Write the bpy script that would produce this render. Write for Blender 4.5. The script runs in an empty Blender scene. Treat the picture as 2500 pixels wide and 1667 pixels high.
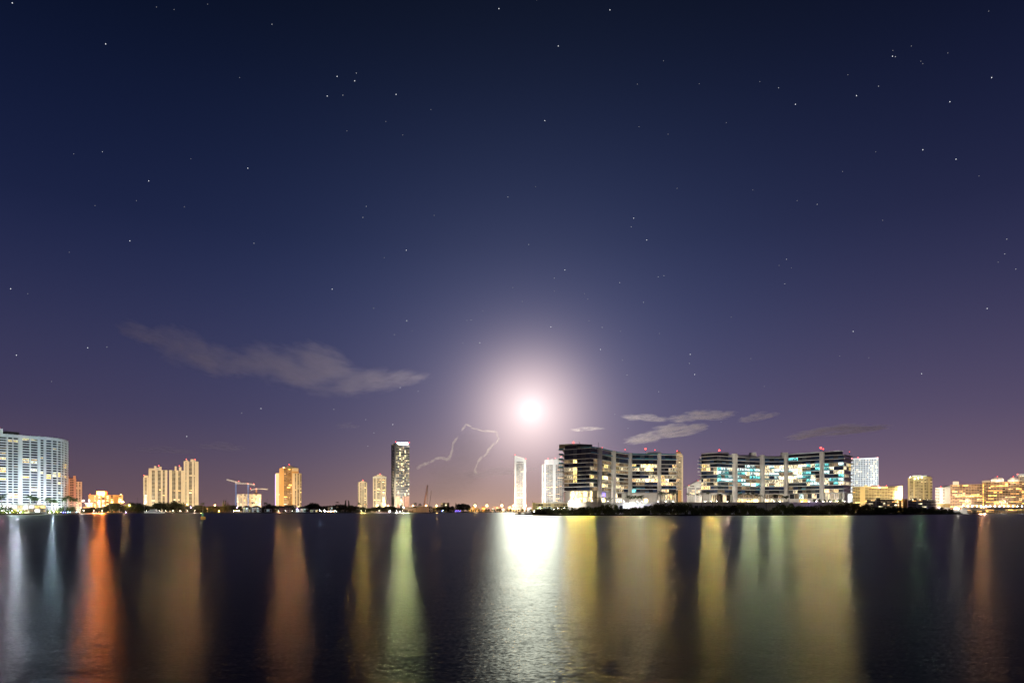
import bpy, math, random
from mathutils import Vector, Matrix

# ------------------------------------------------------------------ camera, sky, moon, exposure
S = bpy.context.scene
F, HZ, CAMH = 1659.0, 1247.0, 3.8            # focal length and horizon row of a 2500 px wide frame, eye height in metres
cam_d = bpy.data.cameras.new('camera'); cam = bpy.data.objects.new('camera', cam_d)
S.collection.objects.link(cam); S.camera = cam
cam.location = (0, 0, CAMH); cam.rotation_euler = (math.radians(90), 0, 0)
cam_d.sensor_width = 36; cam_d.lens = F / 2500 * 36; cam_d.shift_y = (HZ - 833.5) / 2500
cam_d.clip_start = 0.5; cam_d.clip_end = 200000

MOON_AZ = math.atan((1296 - 1250) / F); MOON_EL = math.atan((HZ - 1002) / math.hypot(F, 46))
MOON = Vector((math.sin(MOON_AZ) * math.cos(MOON_EL), math.cos(MOON_AZ) * math.cos(MOON_EL), math.sin(MOON_EL)))

W = bpy.data.worlds.new('World'); S.world = W; W.use_nodes = True
nt = W.node_tree; nt.nodes.clear()
def wn(t, **k):
    n = nt.nodes.new(t)
    for a, v in k.items(): setattr(n, a, v)
    return n
def wmath(op, a, b=None, clamp=False):
    n = wn('ShaderNodeMath', operation=op, use_clamp=clamp)
    for i, v in enumerate((a, b)):
        if v is None: continue
        if isinstance(v, (int, float)): n.inputs[i].default_value = v
        else: nt.links.new(v, n.inputs[i])
    return n.outputs[0]
def wadd(a, b):
    n = wn('ShaderNodeMix', data_type='RGBA', blend_type='ADD'); n.inputs['Factor'].default_value = 1
    nt.links.new(a, n.inputs['A']); nt.links.new(b, n.inputs['B']); return n.outputs['Result']
def wscale(col, fac):
    n = wn('ShaderNodeVectorMath', operation='SCALE')
    if isinstance(col, tuple): n.inputs[0].default_value = col
    else: nt.links.new(col, n.inputs[0])
    if isinstance(fac, (int, float)): n.inputs['Scale'].default_value = fac
    else: nt.links.new(fac, n.inputs['Scale'])
    return n.outputs[0]
tc = wn('ShaderNodeTexCoord'); gen = tc.outputs['Generated']
nrm = wn('ShaderNodeVectorMath', operation='NORMALIZE'); nt.links.new(gen, nrm.inputs[0]); D_ = nrm.outputs[0]
sep = wn('ShaderNodeSeparateXYZ'); nt.links.new(D_, sep.inputs[0])
# moonlit air
sky = wn('ShaderNodeTexSky', sky_type='NISHITA', sun_disc=False)
sky.sun_elevation = MOON_EL; sky.sun_rotation = MOON_AZ
sky.air_density = 1.0; sky.dust_density = 0.6; sky.ozone_density = 3.0
# the city's light dome: height above the horizon -> colour
elev = wmath('MULTIPLY', wmath('ARCSINE', sep.outputs[2]), 180 / math.pi)
ramp = wn('ShaderNodeValToRGB'); nt.links.new(wmath('DIVIDE', elev, 60.0, True), ramp.inputs[0])
cr = ramp.color_ramp; cr.interpolation = 'B_SPLINE'
stops = [(0.0, (.150, .090, .100)), (1.6, (.125, .076, .100)), (4.5, (.082, .058, .105)), (7.5, (.053, .044, .103)), (12, (.034, .034, .092)), (16.5, (.019, .023, .074)),
         (21.3, (.0088, .0135, .052)), (29.7, (.003, .006, .027)), (37, (.0012, .0025, .010)), (48, (.001, .0018, .006)), (60, (.001, .0015, .005))]
cr.elements[0].position = 0; cr.elements[1].position = 1
for e, c in stops[1:-1]: cr.elements.new(e / 60.0)
for el, (e, c) in zip(cr.elements, stops): el.position = e / 60.0; el.color = (*c, 1)
# aureole of the moon in humid air: broad and narrow forward-scatter lobes
dm = wn('ShaderNodeVectorMath', operation='DOT_PRODUCT'); nt.links.new(D_, dm.inputs[0]); dm.inputs[1].default_value = MOON
th = wmath('MULTIPLY', wmath('ARCCOSINE', wmath('MINIMUM', dm.outputs['Value'], 0.9999999)), 180 / math.pi)
def lobe(width, power):
    return wmath('EXPONENT', wmath('MULTIPLY', wmath('POWER', wmath('DIVIDE', th, width), power), -1.0))
aur = wscale((.022, .034, .078), lobe(18.5, 1.9))
aur = wadd(aur, wscale((.17, .150, .195), lobe(5.7, 1.3)))
aur = wadd(aur, wscale((.86, .63, .52), lobe(3.7, 1.7)))
aur = wadd(aur, wscale((.16, .27, .27), lobe(1.15, 1.6)))
# low moist air under the moon, and the brighter town to the right
azm = wmath('MULTIPLY', wmath('ARCTAN2', sep.outputs[0], sep.outputs[1]), 180 / math.pi)
low = wmath('EXPONENT', wmath('MULTIPLY', wmath('ABSOLUTE', elev), -1 / 5.0))
under = wmath('EXPONENT', wmath('MULTIPLY', wmath('POWER', wmath('ABSOLUTE', wmath('DIVIDE', wmath('SUBTRACT', azm, -1.0), 11.0)), 2.0), -1.0))
aur = wadd(aur, wscale((.27, .150, .030), wmath('MULTIPLY', low, under)))
town = wmath('EXPONENT', wmath('MULTIPLY', wmath('POWER', wmath('DIVIDE', wmath('SUBTRACT', azm, 34.0), 24.0), 2.0), -1.0))
aur = wadd(aur, wscale((.090, .058, .078), wmath('MULTIPLY', wmath('EXPONENT', wmath('MULTIPLY', wmath('ABSOLUTE', elev), -1 / 8.0)), town)))
tot = wadd(wadd(ramp.outputs[0], wscale(sky.outputs[0], 0.0010)), aur)
bg = wn('ShaderNodeBackground'); nt.links.new(tot, bg.inputs[0]); bg.inputs[1].default_value = 1.0
nt.links.new(bg.outputs[0], wn('ShaderNodeOutputWorld').inputs[0])
W.cycles.sampling_method = 'MANUAL'; W.cycles.sample_map_resolution = 1024

sun_d = bpy.data.lights.new('moonlight', 'SUN'); sun = bpy.data.objects.new('moonlight', sun_d); S.collection.objects.link(sun)
sun_d.energy = 0.24; sun_d.angle = math.radians(5.0); sun_d.color = (1.0, .98, .78)
sun.rotation_euler = (-MOON).to_track_quat('-Z', 'Y').to_euler()

S.view_settings.view_transform = 'Standard'; S.view_settings.look = 'None'
S.view_settings.exposure = 0; S.view_settings.gamma = 1; S.view_settings.use_curve_mapping = False
S.render.engine = 'CYCLES'
c = S.cycles
c.use_denoising = True
c.max_bounces = 5; c.diffuse_bounces = 2; c.glossy_bounces = 3; c.transmission_bounces = 2; c.volume_bounces = 1
c.sample_clamp_indirect = 40; c.use_light_tree = True
c.caustics_reflective = False; c.caustics_refractive = False

# ------------------------------------------------------------------ helpers
RD = random.Random(11)
COL = S.collection
def X(px, D): return (px - 1250) / F * D
def Z(py, D): return CAMH + (HZ - py) / F * D
def P(px, D): return Vector((X(px, D), D))

MATS = {}
def nmat(name):
    m = bpy.data.materials.new(name); m.use_nodes = True; MATS[name] = m
    return m, m.node_tree, m.node_tree.nodes['Principled BSDF']
def surf(name, col, rough=.7, var=.18, scale=.25, metal=0., spec=.4, stretch=(1, 1, 1), bump=0.):
    m, t, b = nmat(name)
    g = t.nodes.new('ShaderNodeNewGeometry'); mp = t.nodes.new('ShaderNodeMapping'); t.links.new(g.outputs['Position'], mp.inputs[0])
    mp.inputs['Scale'].default_value = stretch
    n = t.nodes.new('ShaderNodeTexNoise'); n.inputs['Scale'].default_value = scale; n.inputs['Detail'].default_value = 5
    t.links.new(mp.outputs[0], n.inputs[0])
    r = t.nodes.new('ShaderNodeMapRange'); r.inputs[1].default_value = .3; r.inputs[2].default_value = .7
    r.inputs[3].default_value = 1 - var; r.inputs[4].default_value = 1 + var; t.links.new(n.outputs[0], r.inputs[0])
    v = t.nodes.new('ShaderNodeVectorMath'); v.operation = 'SCALE'; v.inputs[0].default_value = col; t.links.new(r.outputs[0], v.inputs['Scale'])
    t.links.new(v.outputs[0], b.inputs['Base Color'])
    b.inputs['Roughness'].default_value = rough; b.inputs['Metallic'].default_value = metal; b.inputs['Specular IOR Level'].default_value = spec
    if bump:
        bp = t.nodes.new('ShaderNodeBump'); bp.inputs['Distance'].default_value = bump; t.links.new(n.outputs[0], bp.inputs['Height']); t.links.new(bp.outputs[0], b.inputs['Normal'])
    return m
def leafmat(name, col):
    m, t, b = nmat(name)
    oi = t.nodes.new('ShaderNodeObjectInfo'); g = t.nodes.new('ShaderNodeNewGeometry')
    n = t.nodes.new('ShaderNodeTexNoise'); n.inputs['Scale'].default_value = .9; t.links.new(g.outputs['Position'], n.inputs[0])
    a = t.nodes.new('ShaderNodeMath'); a.operation = 'MULTIPLY_ADD'; t.links.new(oi.outputs['Random'], a.inputs[0]); a.inputs[1].default_value = .7; t.links.new(n.outputs[0], a.inputs[2])
    v = t.nodes.new('ShaderNodeVectorMath'); v.operation = 'SCALE'; v.inputs[0].default_value = col; t.links.new(a.outputs[0], v.inputs['Scale'])
    t.links.new(v.outputs[0], b.inputs['Base Color']); b.inputs['Roughness'].default_value = .75; b.inputs['Specular IOR Level'].default_value = .15
    return m
def lit(name, col, strength, curtain=.75, spread=1.0):
    """a lit window: uneven curtains and rooms behind the pane, each window its own brightness"""
    m, t, b = nmat(name)
    oi = t.nodes.new('ShaderNodeObjectInfo'); co = t.nodes.new('ShaderNodeTexCoord')
    mp = t.nodes.new('ShaderNodeMapping'); mp.inputs['Scale'].default_value = (5, 1, 1.5); t.links.new(co.outputs['Object'], mp.inputs[0])
    n = t.nodes.new('ShaderNodeTexNoise'); n.noise_dimensions = '4D'; n.inputs['Scale'].default_value = 1.0; n.inputs['Detail'].default_value = 1
    t.links.new(mp.outputs[0], n.inputs['Vector'])
    w = t.nodes.new('ShaderNodeMath'); w.operation = 'MULTIPLY'; w.inputs[1].default_value = 977.; t.links.new(oi.outputs['Random'], w.inputs[0]); t.links.new(w.outputs[0], n.inputs['W'])
    r = t.nodes.new('ShaderNodeMapRange'); r.inputs[1].default_value = .38; r.inputs[2].default_value = .62; r.inputs[3].default_value = 1 - curtain; r.inputs[4].default_value = 1
    t.links.new(n.outputs[0], r.inputs[0])
    k = t.nodes.new('ShaderNodeMapRange'); k.inputs[3].default_value = strength * (1 - .7 * spread); k.inputs[4].default_value = strength * (1 + .7 * spread); t.links.new(oi.outputs['Random'], k.inputs[0])
    mu = t.nodes.new('ShaderNodeMath'); mu.operation = 'MULTIPLY'; t.links.new(r.outputs[0], mu.inputs[0]); t.links.new(k.outputs[0], mu.inputs[1])
    sx = t.nodes.new('ShaderNodeSeparateXYZ'); t.links.new(co.outputs['Object'], sx.inputs[0])                      # thin mullions and the dark sill line
    fr = t.nodes.new('ShaderNodeMath'); fr.operation = 'PINGPONG'; t.links.new(sx.outputs[0], fr.inputs[0]); fr.inputs[1].default_value = 1 / 6
    st = t.nodes.new('ShaderNodeMapRange'); st.inputs[1].default_value = .008; st.inputs[2].default_value = .022; st.inputs[3].default_value = .12; st.inputs[4].default_value = 1; t.links.new(fr.outputs[0], st.inputs[0])
    m3 = t.nodes.new('ShaderNodeMath'); m3.operation = 'MULTIPLY'; t.links.new(mu.outputs[0], m3.inputs[0]); t.links.new(st.outputs[0], m3.inputs[1]); mu = m3
    b.inputs['Base Color'].default_value = (.03, .03, .035, 1); b.inputs['Roughness'].default_value = .25
    b.inputs['Emission Color'].default_value = (*col, 1); t.links.new(mu.outputs[0], b.inputs['Emission Strength'])
    return m
def glow(name, col, strength):
    m, t, b = nmat(name)
    b.inputs['Base Color'].default_value = (.5, .5, .5, 1); b.inputs['Emission Color'].default_value = (*col, 1); b.inputs['Emission Strength'].default_value = strength
    return m
def glass(name, col, rough=.12, var=.6):
    m, t, b = nmat(name)
    oi = t.nodes.new('ShaderNodeObjectInfo'); r = t.nodes.new('ShaderNodeMapRange'); r.inputs[3].default_value = 1 - var; r.inputs[4].default_value = 1 + var
    t.links.new(oi.outputs['Random'], r.inputs[0])
    co = t.nodes.new('ShaderNodeTexCoord'); wv = t.nodes.new('ShaderNodeTexWave'); wv.inputs['Scale'].default_value = 1.6; wv.inputs['Distortion'].default_value = 1.5
    t.links.new(co.outputs['Object'], wv.inputs[0])
    mx = t.nodes.new('ShaderNodeMapRange'); mx.inputs[3].default_value = .55; mx.inputs[4].default_value = 1.3; t.links.new(wv.outputs[1], mx.inputs[0])
    mm = t.nodes.new('ShaderNodeMath'); mm.operation = 'MULTIPLY'; t.links.new(r.outputs[0], mm.inputs[0]); t.links.new(mx.outputs[0], mm.inputs[1])
    v = t.nodes.new('ShaderNodeVectorMath'); v.operation = 'SCALE'; v.inputs[0].default_value = col; t.links.new(mm.outputs[0], v.inputs['Scale'])
    t.links.new(v.outputs[0], b.inputs['Base Color']); b.inputs['Roughness'].default_value = rough; b.inputs['Specular IOR Level'].default_value = .6
    return m

surf('white_stucco', (.74, .76, .77), .8, .10, .12, stretch=(1, 1, .25))
surf('cream_stucco', (.72, .62, .46), .8, .10, .1, stretch=(1, 1, .25))
surf('orange_stucco', (.62, .36, .14), .8, .10, .1, stretch=(1, 1, .25))
surf('pink_stucco', (.66, .40, .30), .8, .10, .1, stretch=(1, 1, .25))
surf('yellow_stucco', (.60, .47, .24), .8, .14, .1, stretch=(1, 1, .25))
surf('brown_stucco', (.46, .31, .19), .8, .14, .1, stretch=(1, 1, .25))
surf('pale_concrete', (.56, .53, .49), .85, .14, .15, stretch=(1, 1, .3))
surf('grey_concrete', (.34, .33, .32), .85, .16, .2, stretch=(1, 1, .3))
surf('dark_core', (.035, .035, .04), .6, .2, .3)
surf('dark_roof', (.05, .045, .045), .85, .2, .4)
surf('red_tile', (.22, .08, .05), .8, .2, .8)
surf('house_wall', (.50, .47, .42), .85, .12, .3)
surf('bark', (.10, .075, .055), .9, .3, 2.0)
surf('palm_bark', (.30, .27, .23), .9, .2, 2.0)
surf('dark_metal', (.06, .06, .065), .5, .1, 1, .6)
surf('crane_white', (.75, .70, .66), .55, .08, 1)
surf('crane_blue', (.16, .26, .62), .55, .08, 1)
surf('crane_orange', (.60, .30, .12), .55, .08, 1)
surf('earth', (.055, .048, .038), .95, .35, .05)
surf('grass_ground', (.045, .06, .025), .95, .35, .08)
surf('seawall', (.30, .27, .24), .9, .25, .5)
surf('boat_white', (.78, .78, .76), .3, .04, 1)
surf('wood_deck', (.16, .12, .09), .85, .2, 1)
surf('board_yellow', (.72, .47, .16), .6, .08, 2)
surf('marker_green', (.05, .34, .22), .5, .08, 2)
surf('marker_post', (.40, .41, .34), .8, .2, 3)
surf('teal_film', (.012, .20, .27), .35, .15, .4)
surf('blue_film', (.01, .09, .20), .35, .15, .4)
leafmat('leaf_dark', (.075, .085, .038))
leafmat('leaf_green', (.055, .10, .028))
leafmat('leaf_lime', (.14, .20, .03))
leafmat('leaf_mangrove', (.13, .145, .050))
glass('glass_dark', (.022, .026, .034)); glass('glass_blue', (.020, .035, .075)); glass('glass_grey', (.06, .062, .07)); glass('glass_brown', (.05, .032, .022))
glass('glass_slate', (.10, .11, .125), .2)
lit('lit_warm', (1, .68, .30), 2.2, .88); lit('lit_yellow', (1, .74, .26), 3.0, .85); lit('lit_white', (1, .85, .54), 2.6, .9)
lit('lit_cool', (.74, .96, .95), 2.2, .9); lit('lit_teal', (.20, .85, .85), 2.0, .9); lit('lit_orange', (1, .50, .14), 2.0); lit('lit_dim', (1, .68, .36), .30); lit('lit_cream', (1, .80, .48), 1.1, .88)
lit('lit_gold', (1, .62, .14), 6.0, .9); lit('lit_lobby', (1, .76, .34), 6.0, .9); lit('lit_green', (.85, 1, .35), 1.4)
glow('beacon_red', (1, .05, .04), 7); glow('neon_red', (1, .15, .015), 90); glow('neon_white', (1, .8, .6), 10)
glow('lamp_sodium', (1, .46, .12), 60); glow('lamp_white', (1, .93, .80), 60); glow('lamp_cool', (.70, .80, 1), 60); glow('lamp_violet', (.40, .22, 1), 40); glow('lamp_blue', (.12, .10, 1), 30)
glow('lamp_green', (.75, 1, .65), 150); lit('lit_hotel', (1, .66, .26), 6.0, .9); lit('lit_sky', (1, .92, .52), 2.6, .92); lit('lit_garage', (1, .95, .88), 5.0, .9); glow('lamp_teal', (.10, .8, 1), 25); glow('lamp_yellow', (1, .78, .22), 45); glow('crown_light', (.72, .78, 1), 14); glow('edge_violet', (.22, .12, 1), 1.6)

# --- meshes
_box = {}
def boxmesh(mat):
    if mat not in _box:
        me = bpy.data.meshes.new('box_' + mat)
        v = [(x, y, z) for z in (-.5, .5) for y in (-.5, .5) for x in (-.5, .5)]
        me.from_pydata(v, [], [(0, 2, 3, 1), (4, 5, 7, 6), (0, 1, 5, 4), (2, 6, 7, 3), (0, 4, 6, 2), (1, 3, 7, 5)])
        me.materials.append(MATS[mat]); _box[mat] = me
    return _box[mat]
_ball = {}
def ballmesh(mat, seg=8, rings=5):
    if mat not in _ball:
        v = [(0, 0, 1)]; f = []
        for r in range(1, rings):
            a = math.pi * r / rings
            v += [(math.sin(a) * math.cos(2 * math.pi * s / seg), math.sin(a) * math.sin(2 * math.pi * s / seg), math.cos(a)) for s in range(seg)]
        v.append((0, 0, -1))
        for s in range(seg): f.append((0, 1 + s, 1 + (s + 1) % seg))
        for r in range(rings - 2):
            for s in range(seg):
                a = 1 + r * seg; f.append((a + s, a + seg + s, a + seg + (s + 1) % seg, a + (s + 1) % seg))
        a = 1 + (rings - 2) * seg
        for s in range(seg): f.append((a + s, len(v) - 1, a + (s + 1) % seg))
        me = bpy.data.meshes.new('ball_' + mat); me.from_pydata(v, [], f); me.materials.append(MATS[mat])
        for p in me.polygons: p.use_smooth = True
        _ball[mat] = me
    return _ball[mat]
def link(name, me, parent=None):
    o = bpy.data.objects.new(name, me); COL.objects.link(o)
    if parent: o.parent = parent
    return o
def base(parent):
    """world place of a parent (every root is unrotated and unscaled)"""
    p = Vector((0, 0, 0))
    while parent: p = p + parent.location; parent = parent.parent
    return p
def thing(name, label, cat, loc, group=None):
    o = bpy.data.objects.new(name, None); COL.objects.link(o); o.location = loc; o.empty_display_size = 1
    o['label'] = label; o['category'] = cat
    if group: o['group'] = group
    return o
def tag(o, label, cat, group=None):
    o['label'] = label; o['category'] = cat
    if group: o['group'] = group
    return o
def box(name, parent, mat, cpos, size, rz=0.):
    """cpos is a world position; parent a root Empty (or None)"""
    o = link(name, boxmesh(mat), parent); o.location = Vector(cpos) - base(parent); o.scale = size; o.rotation_euler = (0, 0, rz)
    return o
def ball(name, parent, mat, cpos, r):
    o = link(name, ballmesh(mat), parent); o.location = Vector(cpos) - base(parent); o.scale = (r, r, r) if not hasattr(r, '__len__') else r
    return o
class MB:
    def __init__(s): s.v = []; s.f = []
    def prism(s, poly, z0, z1):
        n = len(poly); b = len(s.v)
        s.v += [(p[0], p[1], z0) for p in poly] + [(p[0], p[1], z1) for p in poly]
        s.f += [tuple(b + i for i in reversed(range(n))), tuple(b + n + i for i in range(n))]
        s.f += [(b + i, b + (i + 1) % n, b + n + (i + 1) % n, b + n + i) for i in range(n)]
        return s
    def box(s, x0, x1, y0, y1, z0, z1): return s.prism([(x0, y0), (x1, y0), (x1, y1), (x0, y1)], z0, z1)
    def bar(s, a, b, w):
        a, b = Vector(a), Vector(b); d = (b - a).normalized(); u = d.cross(Vector((0, 0, 1)))
        if u.length < 1e-3: u = d.cross(Vector((0, 1, 0)))
        u.normalize(); q = d.cross(u); k = len(s.v); w = w / 2
        for p in (a, b): s.v += [tuple(p + u * w * i + q * w * j) for i, j in ((-1, -1), (1, -1), (1, 1), (-1, 1))]
        s.f += [(k + 3, k + 2, k + 1, k), (k + 4, k + 5, k + 6, k + 7)] + [(k + i, k + (i + 1) % 4, k + 4 + (i + 1) % 4, k + 4 + i) for i in range(4)]
        return s
    def tube(s, pts, rad, seg=6):
        rings = []
        for i, p in enumerate(pts):
            p = Vector(p); d = (Vector(pts[min(i + 1, len(pts) - 1)]) - Vector(pts[max(i - 1, 0)])).normalized()
            u = d.cross(Vector((0, 1, 0.13))); u.normalize(); q = d.cross(u); k = len(s.v)
            s.v += [tuple(p + (u * math.cos(2 * math.pi * a / seg) + q * math.sin(2 * math.pi * a / seg)) * rad[i]) for a in range(seg)]
            rings.append(k)
        for a, b in zip(rings, rings[1:]): s.f += [(a + i, a + (i + 1) % seg, b + (i + 1) % seg, b + i) for i in range(seg)]
        s.f += [tuple(rings[0] + i for i in reversed(range(seg))), tuple(rings[-1] + i for i in range(seg))]
        return s
    def poly(s, verts, faces):
        k = len(s.v); s.v += [tuple(v) for v in verts]; s.f += [tuple(k + i for i in f) for f in faces]; return s
    def mesh(s, name, mat, off=None):
        me = bpy.data.meshes.new(name); o = Vector(off) if off is not None else Vector((0, 0, 0))
        me.from_pydata([tuple(Vector(v) - o) for v in s.v], [], s.f); me.materials.append(MATS[mat]); me.update()
        return me
    def build(s, name, mat, parent=None):
        return link(name, s.mesh(name, mat, base(parent)), parent)

def line_hit(px, A, ang):
    """distance along the plan line through A (direction ang) where the sight line of column px meets it"""
    u = Vector((math.cos(ang), math.sin(ang))); r = Vector(((px - 1250) / F, 1.0))
    det = u.x * -r.y + r.x * u.y
    return (-A.x * -r.y + r.x * -A.y) / det
def offset(path, d):
    out = []
    for i, p in enumerate(path):
        a = path[max(i - 1, 0)]; b = path[min(i + 1, len(path) - 1)]
        t = (b - a).normalized(); out.append(p + Vector((t.y, -t.x)) * d)
    return out
def runs(rd, nf, nw, p, keys, mean=2.5):
    """which windows are lit: short runs along a floor"""
    g = {}
    for j in range(nf):
        i = 0
        while i < nw:
            if rd.random() < p / mean:
                k = rd.choice(keys)
                for q in range(max(1, int(rd.expovariate(1 / mean)) + 1)):
                    if i < nw: g[(i, j)] = k; i += 1
            i += 1
    return g

def facade(root, path, kinds, z0, levels, depth, m_wall, m_glass, litmap, slab_t=1.0, slab_out=.35, rec=.45, m_slab=None, back_dir=None, top=1.2,
           gap=.92, col_out=.7, core=True, core_mat='dark_core', pier_top=None, wmax=300, slab_names='floor_slab', rng=None):
    """path: plan points left to right; kinds per segment: w window, s solid wall, c round column, o open; levels: slab heights"""
    rng = rng or RD
    m_slab = m_slab or m_wall
    t = (path[-1] - path[0]).normalized(); nb = back_dir or Vector((-t.y, t.x))
    bk = [path[-1] + nb * depth, path[0] + nb * depth]
    if core: MB().prism(list(offset(path, -1.1)) + bk, z0, levels[-1] + top * .4).build('core_wall', core_mat, root)
    bk2 = [path[-1] + nb * (depth + slab_out) + t * slab_out, path[0] + nb * (depth + slab_out) - t * slab_out]
    out = offset(path, slab_out); out[0] = out[0] - t * slab_out * .9; out[-1] = out[-1] + t * slab_out * .9
    sm = MB().prism(list(out) + bk2, -slab_t / 2, slab_t / 2).mesh(slab_names, m_slab, (root.location.x, root.location.y, 0))
    for z in levels:
        o = link(slab_names, sm, root); o.location = (0, 0, z - root.location.z)
    n = 0; rest = {}
    for i, k in enumerate(kinds):
        a, b = path[i], path[i + 1]; d = b - a; L = d.length; u = d / L; no = Vector((u.y, -u.x)); mid = (a + b) / 2; rz = math.atan2(u.y, u.x)
        zt = pier_top if pier_top else levels[-1] + top
        if k == 's':
            q = mid + no * (slab_out - .35); box('pier', root, m_wall, (q.x, q.y, (z0 + zt) / 2), (L, 1.1, zt - z0), rz)
        elif k == 'c':
            pts = [a - no * .8] + [mid + u * (L / 2) * -math.cos(math.pi * s / 8) + no * (slab_out + col_out) * math.sin(math.pi * s / 8) + no * .1 for s in range(9)] + [b - no * .8]
            MB().prism(pts, z0, zt).build('column', m_wall, root)
        elif k == 'w':
            for j in range(len(levels) - 1):
                h = levels[j + 1] - levels[j] - slab_t; zc = (levels[j + 1] + levels[j]) / 2; q = mid - no * rec
                mk = litmap.get((i, j)) or (m_glass if isinstance(m_glass, str) else rng.choice(m_glass))
                n += 1
                if n <= wmax: box('window', root, mk, (q.x, q.y, zc), (L * gap, .35, h + .06), rz)
                else:
                    e = u * (L * gap / 2); w2 = no * .175
                    rest.setdefault(mk, MB()).prism([q - e + w2, q - e - w2, q + e - w2, q + e + w2][::-1], zc - h / 2, zc + h / 2)
    for mk, mb in rest.items(): mb.build('window_grid', mk, root)['kind'] = 'stuff'
    return nb

def sub(child, parent):
    """make a piece a sub-part without moving it (parent keeps its own scale)"""
    child.parent = parent; child.matrix_parent_inverse = parent.matrix_basis.inverted(); return child
def beacon(root, px, py, D, r=.9, mat='beacon_red', post=2.0):
    z = Z(py, D); x = X(px, D)
    b = ball('beacon', root, mat, (x, D, z), r)
    sub(b, MB().tube([(x, D, z - post), (x, D, z - r * .8)], [.25, .2], 5).build('beacon_post', 'dark_metal', root))
# ------------------------------------------------------------------ water and land
def water_material():
    m, t, b = nmat('bay_water')
    g = t.nodes.new('ShaderNodeNewGeometry'); L = t.links
    def noise(sx, sy, detail, rough=.5):
        mp = t.nodes.new('ShaderNodeMapping'); mp.inputs['Scale'].default_value = (sx, sy, 1); L.new(g.outputs['Position'], mp.inputs[0])
        n = t.nodes.new('ShaderNodeTexNoise'); n.inputs['Scale'].default_value = 1; n.inputs['Detail'].default_value = detail; n.inputs['Roughness'].default_value = rough
        L.new(mp.outputs[0], n.inputs[0]); return n.outputs[0]
    def bump(h, dist, prev=None):
        p = t.nodes.new('ShaderNodeBump'); p.inputs['Strength'].default_value = 1; p.inputs['Distance'].default_value = dist; L.new(h, p.inputs['Height'])
        if prev: L.new(prev, p.inputs['Normal'])
        return p.outputs[0]
    def slopes(sx, sy, detail, ax, ay, rough=.55):
        mp = t.nodes.new('ShaderNodeMapping'); mp.inputs['Scale'].default_value = (sx, sy, 1); L.new(g.outputs['Position'], mp.inputs[0])
        n = t.nodes.new('ShaderNodeTexNoise'); n.inputs['Scale'].default_value = 1; n.inputs['Detail'].default_value = detail; n.inputs['Roughness'].default_value = rough
        L.new(mp.outputs[0], n.inputs[0])
        s = t.nodes.new('ShaderNodeVectorMath'); s.operation = 'SUBTRACT'; L.new(n.outputs['Color'], s.inputs[0]); s.inputs[1].default_value = (.5, .5, .5)
        k = t.nodes.new('ShaderNodeVectorMath'); k.operation = 'MULTIPLY'; L.new(s.outputs[0], k.inputs[0]); k.inputs[1].default_value = (ax, ay, 0); return k.outputs[0]
    def vadd(a, b_):
        k = t.nodes.new('ShaderNodeVectorMath'); k.operation = 'ADD'; L.new(a, k.inputs[0])
        if isinstance(b_, tuple): k.inputs[1].default_value = b_
        else: L.new(b_, k.inputs[1])
        return k.outputs[0]
    # fine wind ripple on top of the wave facets, crests lying across the view
    v = vadd(slopes(1.1, 4.2, 3, .08, .17), slopes(8, 24, 2, .56, .54))
    nz = t.nodes.new('ShaderNodeVectorMath'); nz.operation = 'NORMALIZE'; L.new(vadd(v, (0, 0, 1)), nz.inputs[0])
    # wave facets: Gaussian slopes; long calm and ruffled streaks
    r = t.nodes.new('ShaderNodeMapRange'); r.inputs[1].default_value = .35; r.inputs[2].default_value = .65; r.inputs[3].default_value = WR0; r.inputs[4].default_value = WR1
    L.new(noise(.0022, .030, 3), r.inputs[0])
    gl = t.nodes.new('ShaderNodeBsdfAnisotropic'); gl.distribution = 'BECKMANN'; L.new(r.outputs[0], gl.inputs['Roughness']); L.new(nz.outputs[0], gl.inputs['Normal']); gl.inputs['Color'].default_value = (.93, 1, 1, 1)
    fr = t.nodes.new('ShaderNodeFresnel'); fr.inputs['IOR'].default_value = 1.333
    fm = t.nodes.new('ShaderNodeMath'); fm.operation = 'MULTIPLY'; L.new(fr.outputs[0], fm.inputs[0]); fm.inputs[1].default_value = WF
    dk = t.nodes.new('ShaderNodeBsdfDiffuse'); dk.inputs[0].default_value = (.002, .004, .006, 1)
    mx = t.nodes.new('ShaderNodeMixShader'); out = t.nodes['Material Output']; L.new(fm.outputs[0], mx.inputs[0])
    L.new(dk.outputs[0], mx.inputs[1]); L.new(gl.outputs[0], mx.inputs[2]); L.new(mx.outputs[0], out.inputs[0]); t.nodes.remove(b)
WR0, WR1, WF = .275, .335, .225
water_material()
wm = bpy.data.meshes.new('water'); wm.from_pydata([(-40000, -300, 0), (40000, -300, 0), (40000, 60000, 0), (-40000, 60000, 0)], [], [(0, 1, 2, 3)]); wm.materials.append(MATS['bay_water'])
water = link('water', wm); water['kind'] = 'structure'

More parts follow.
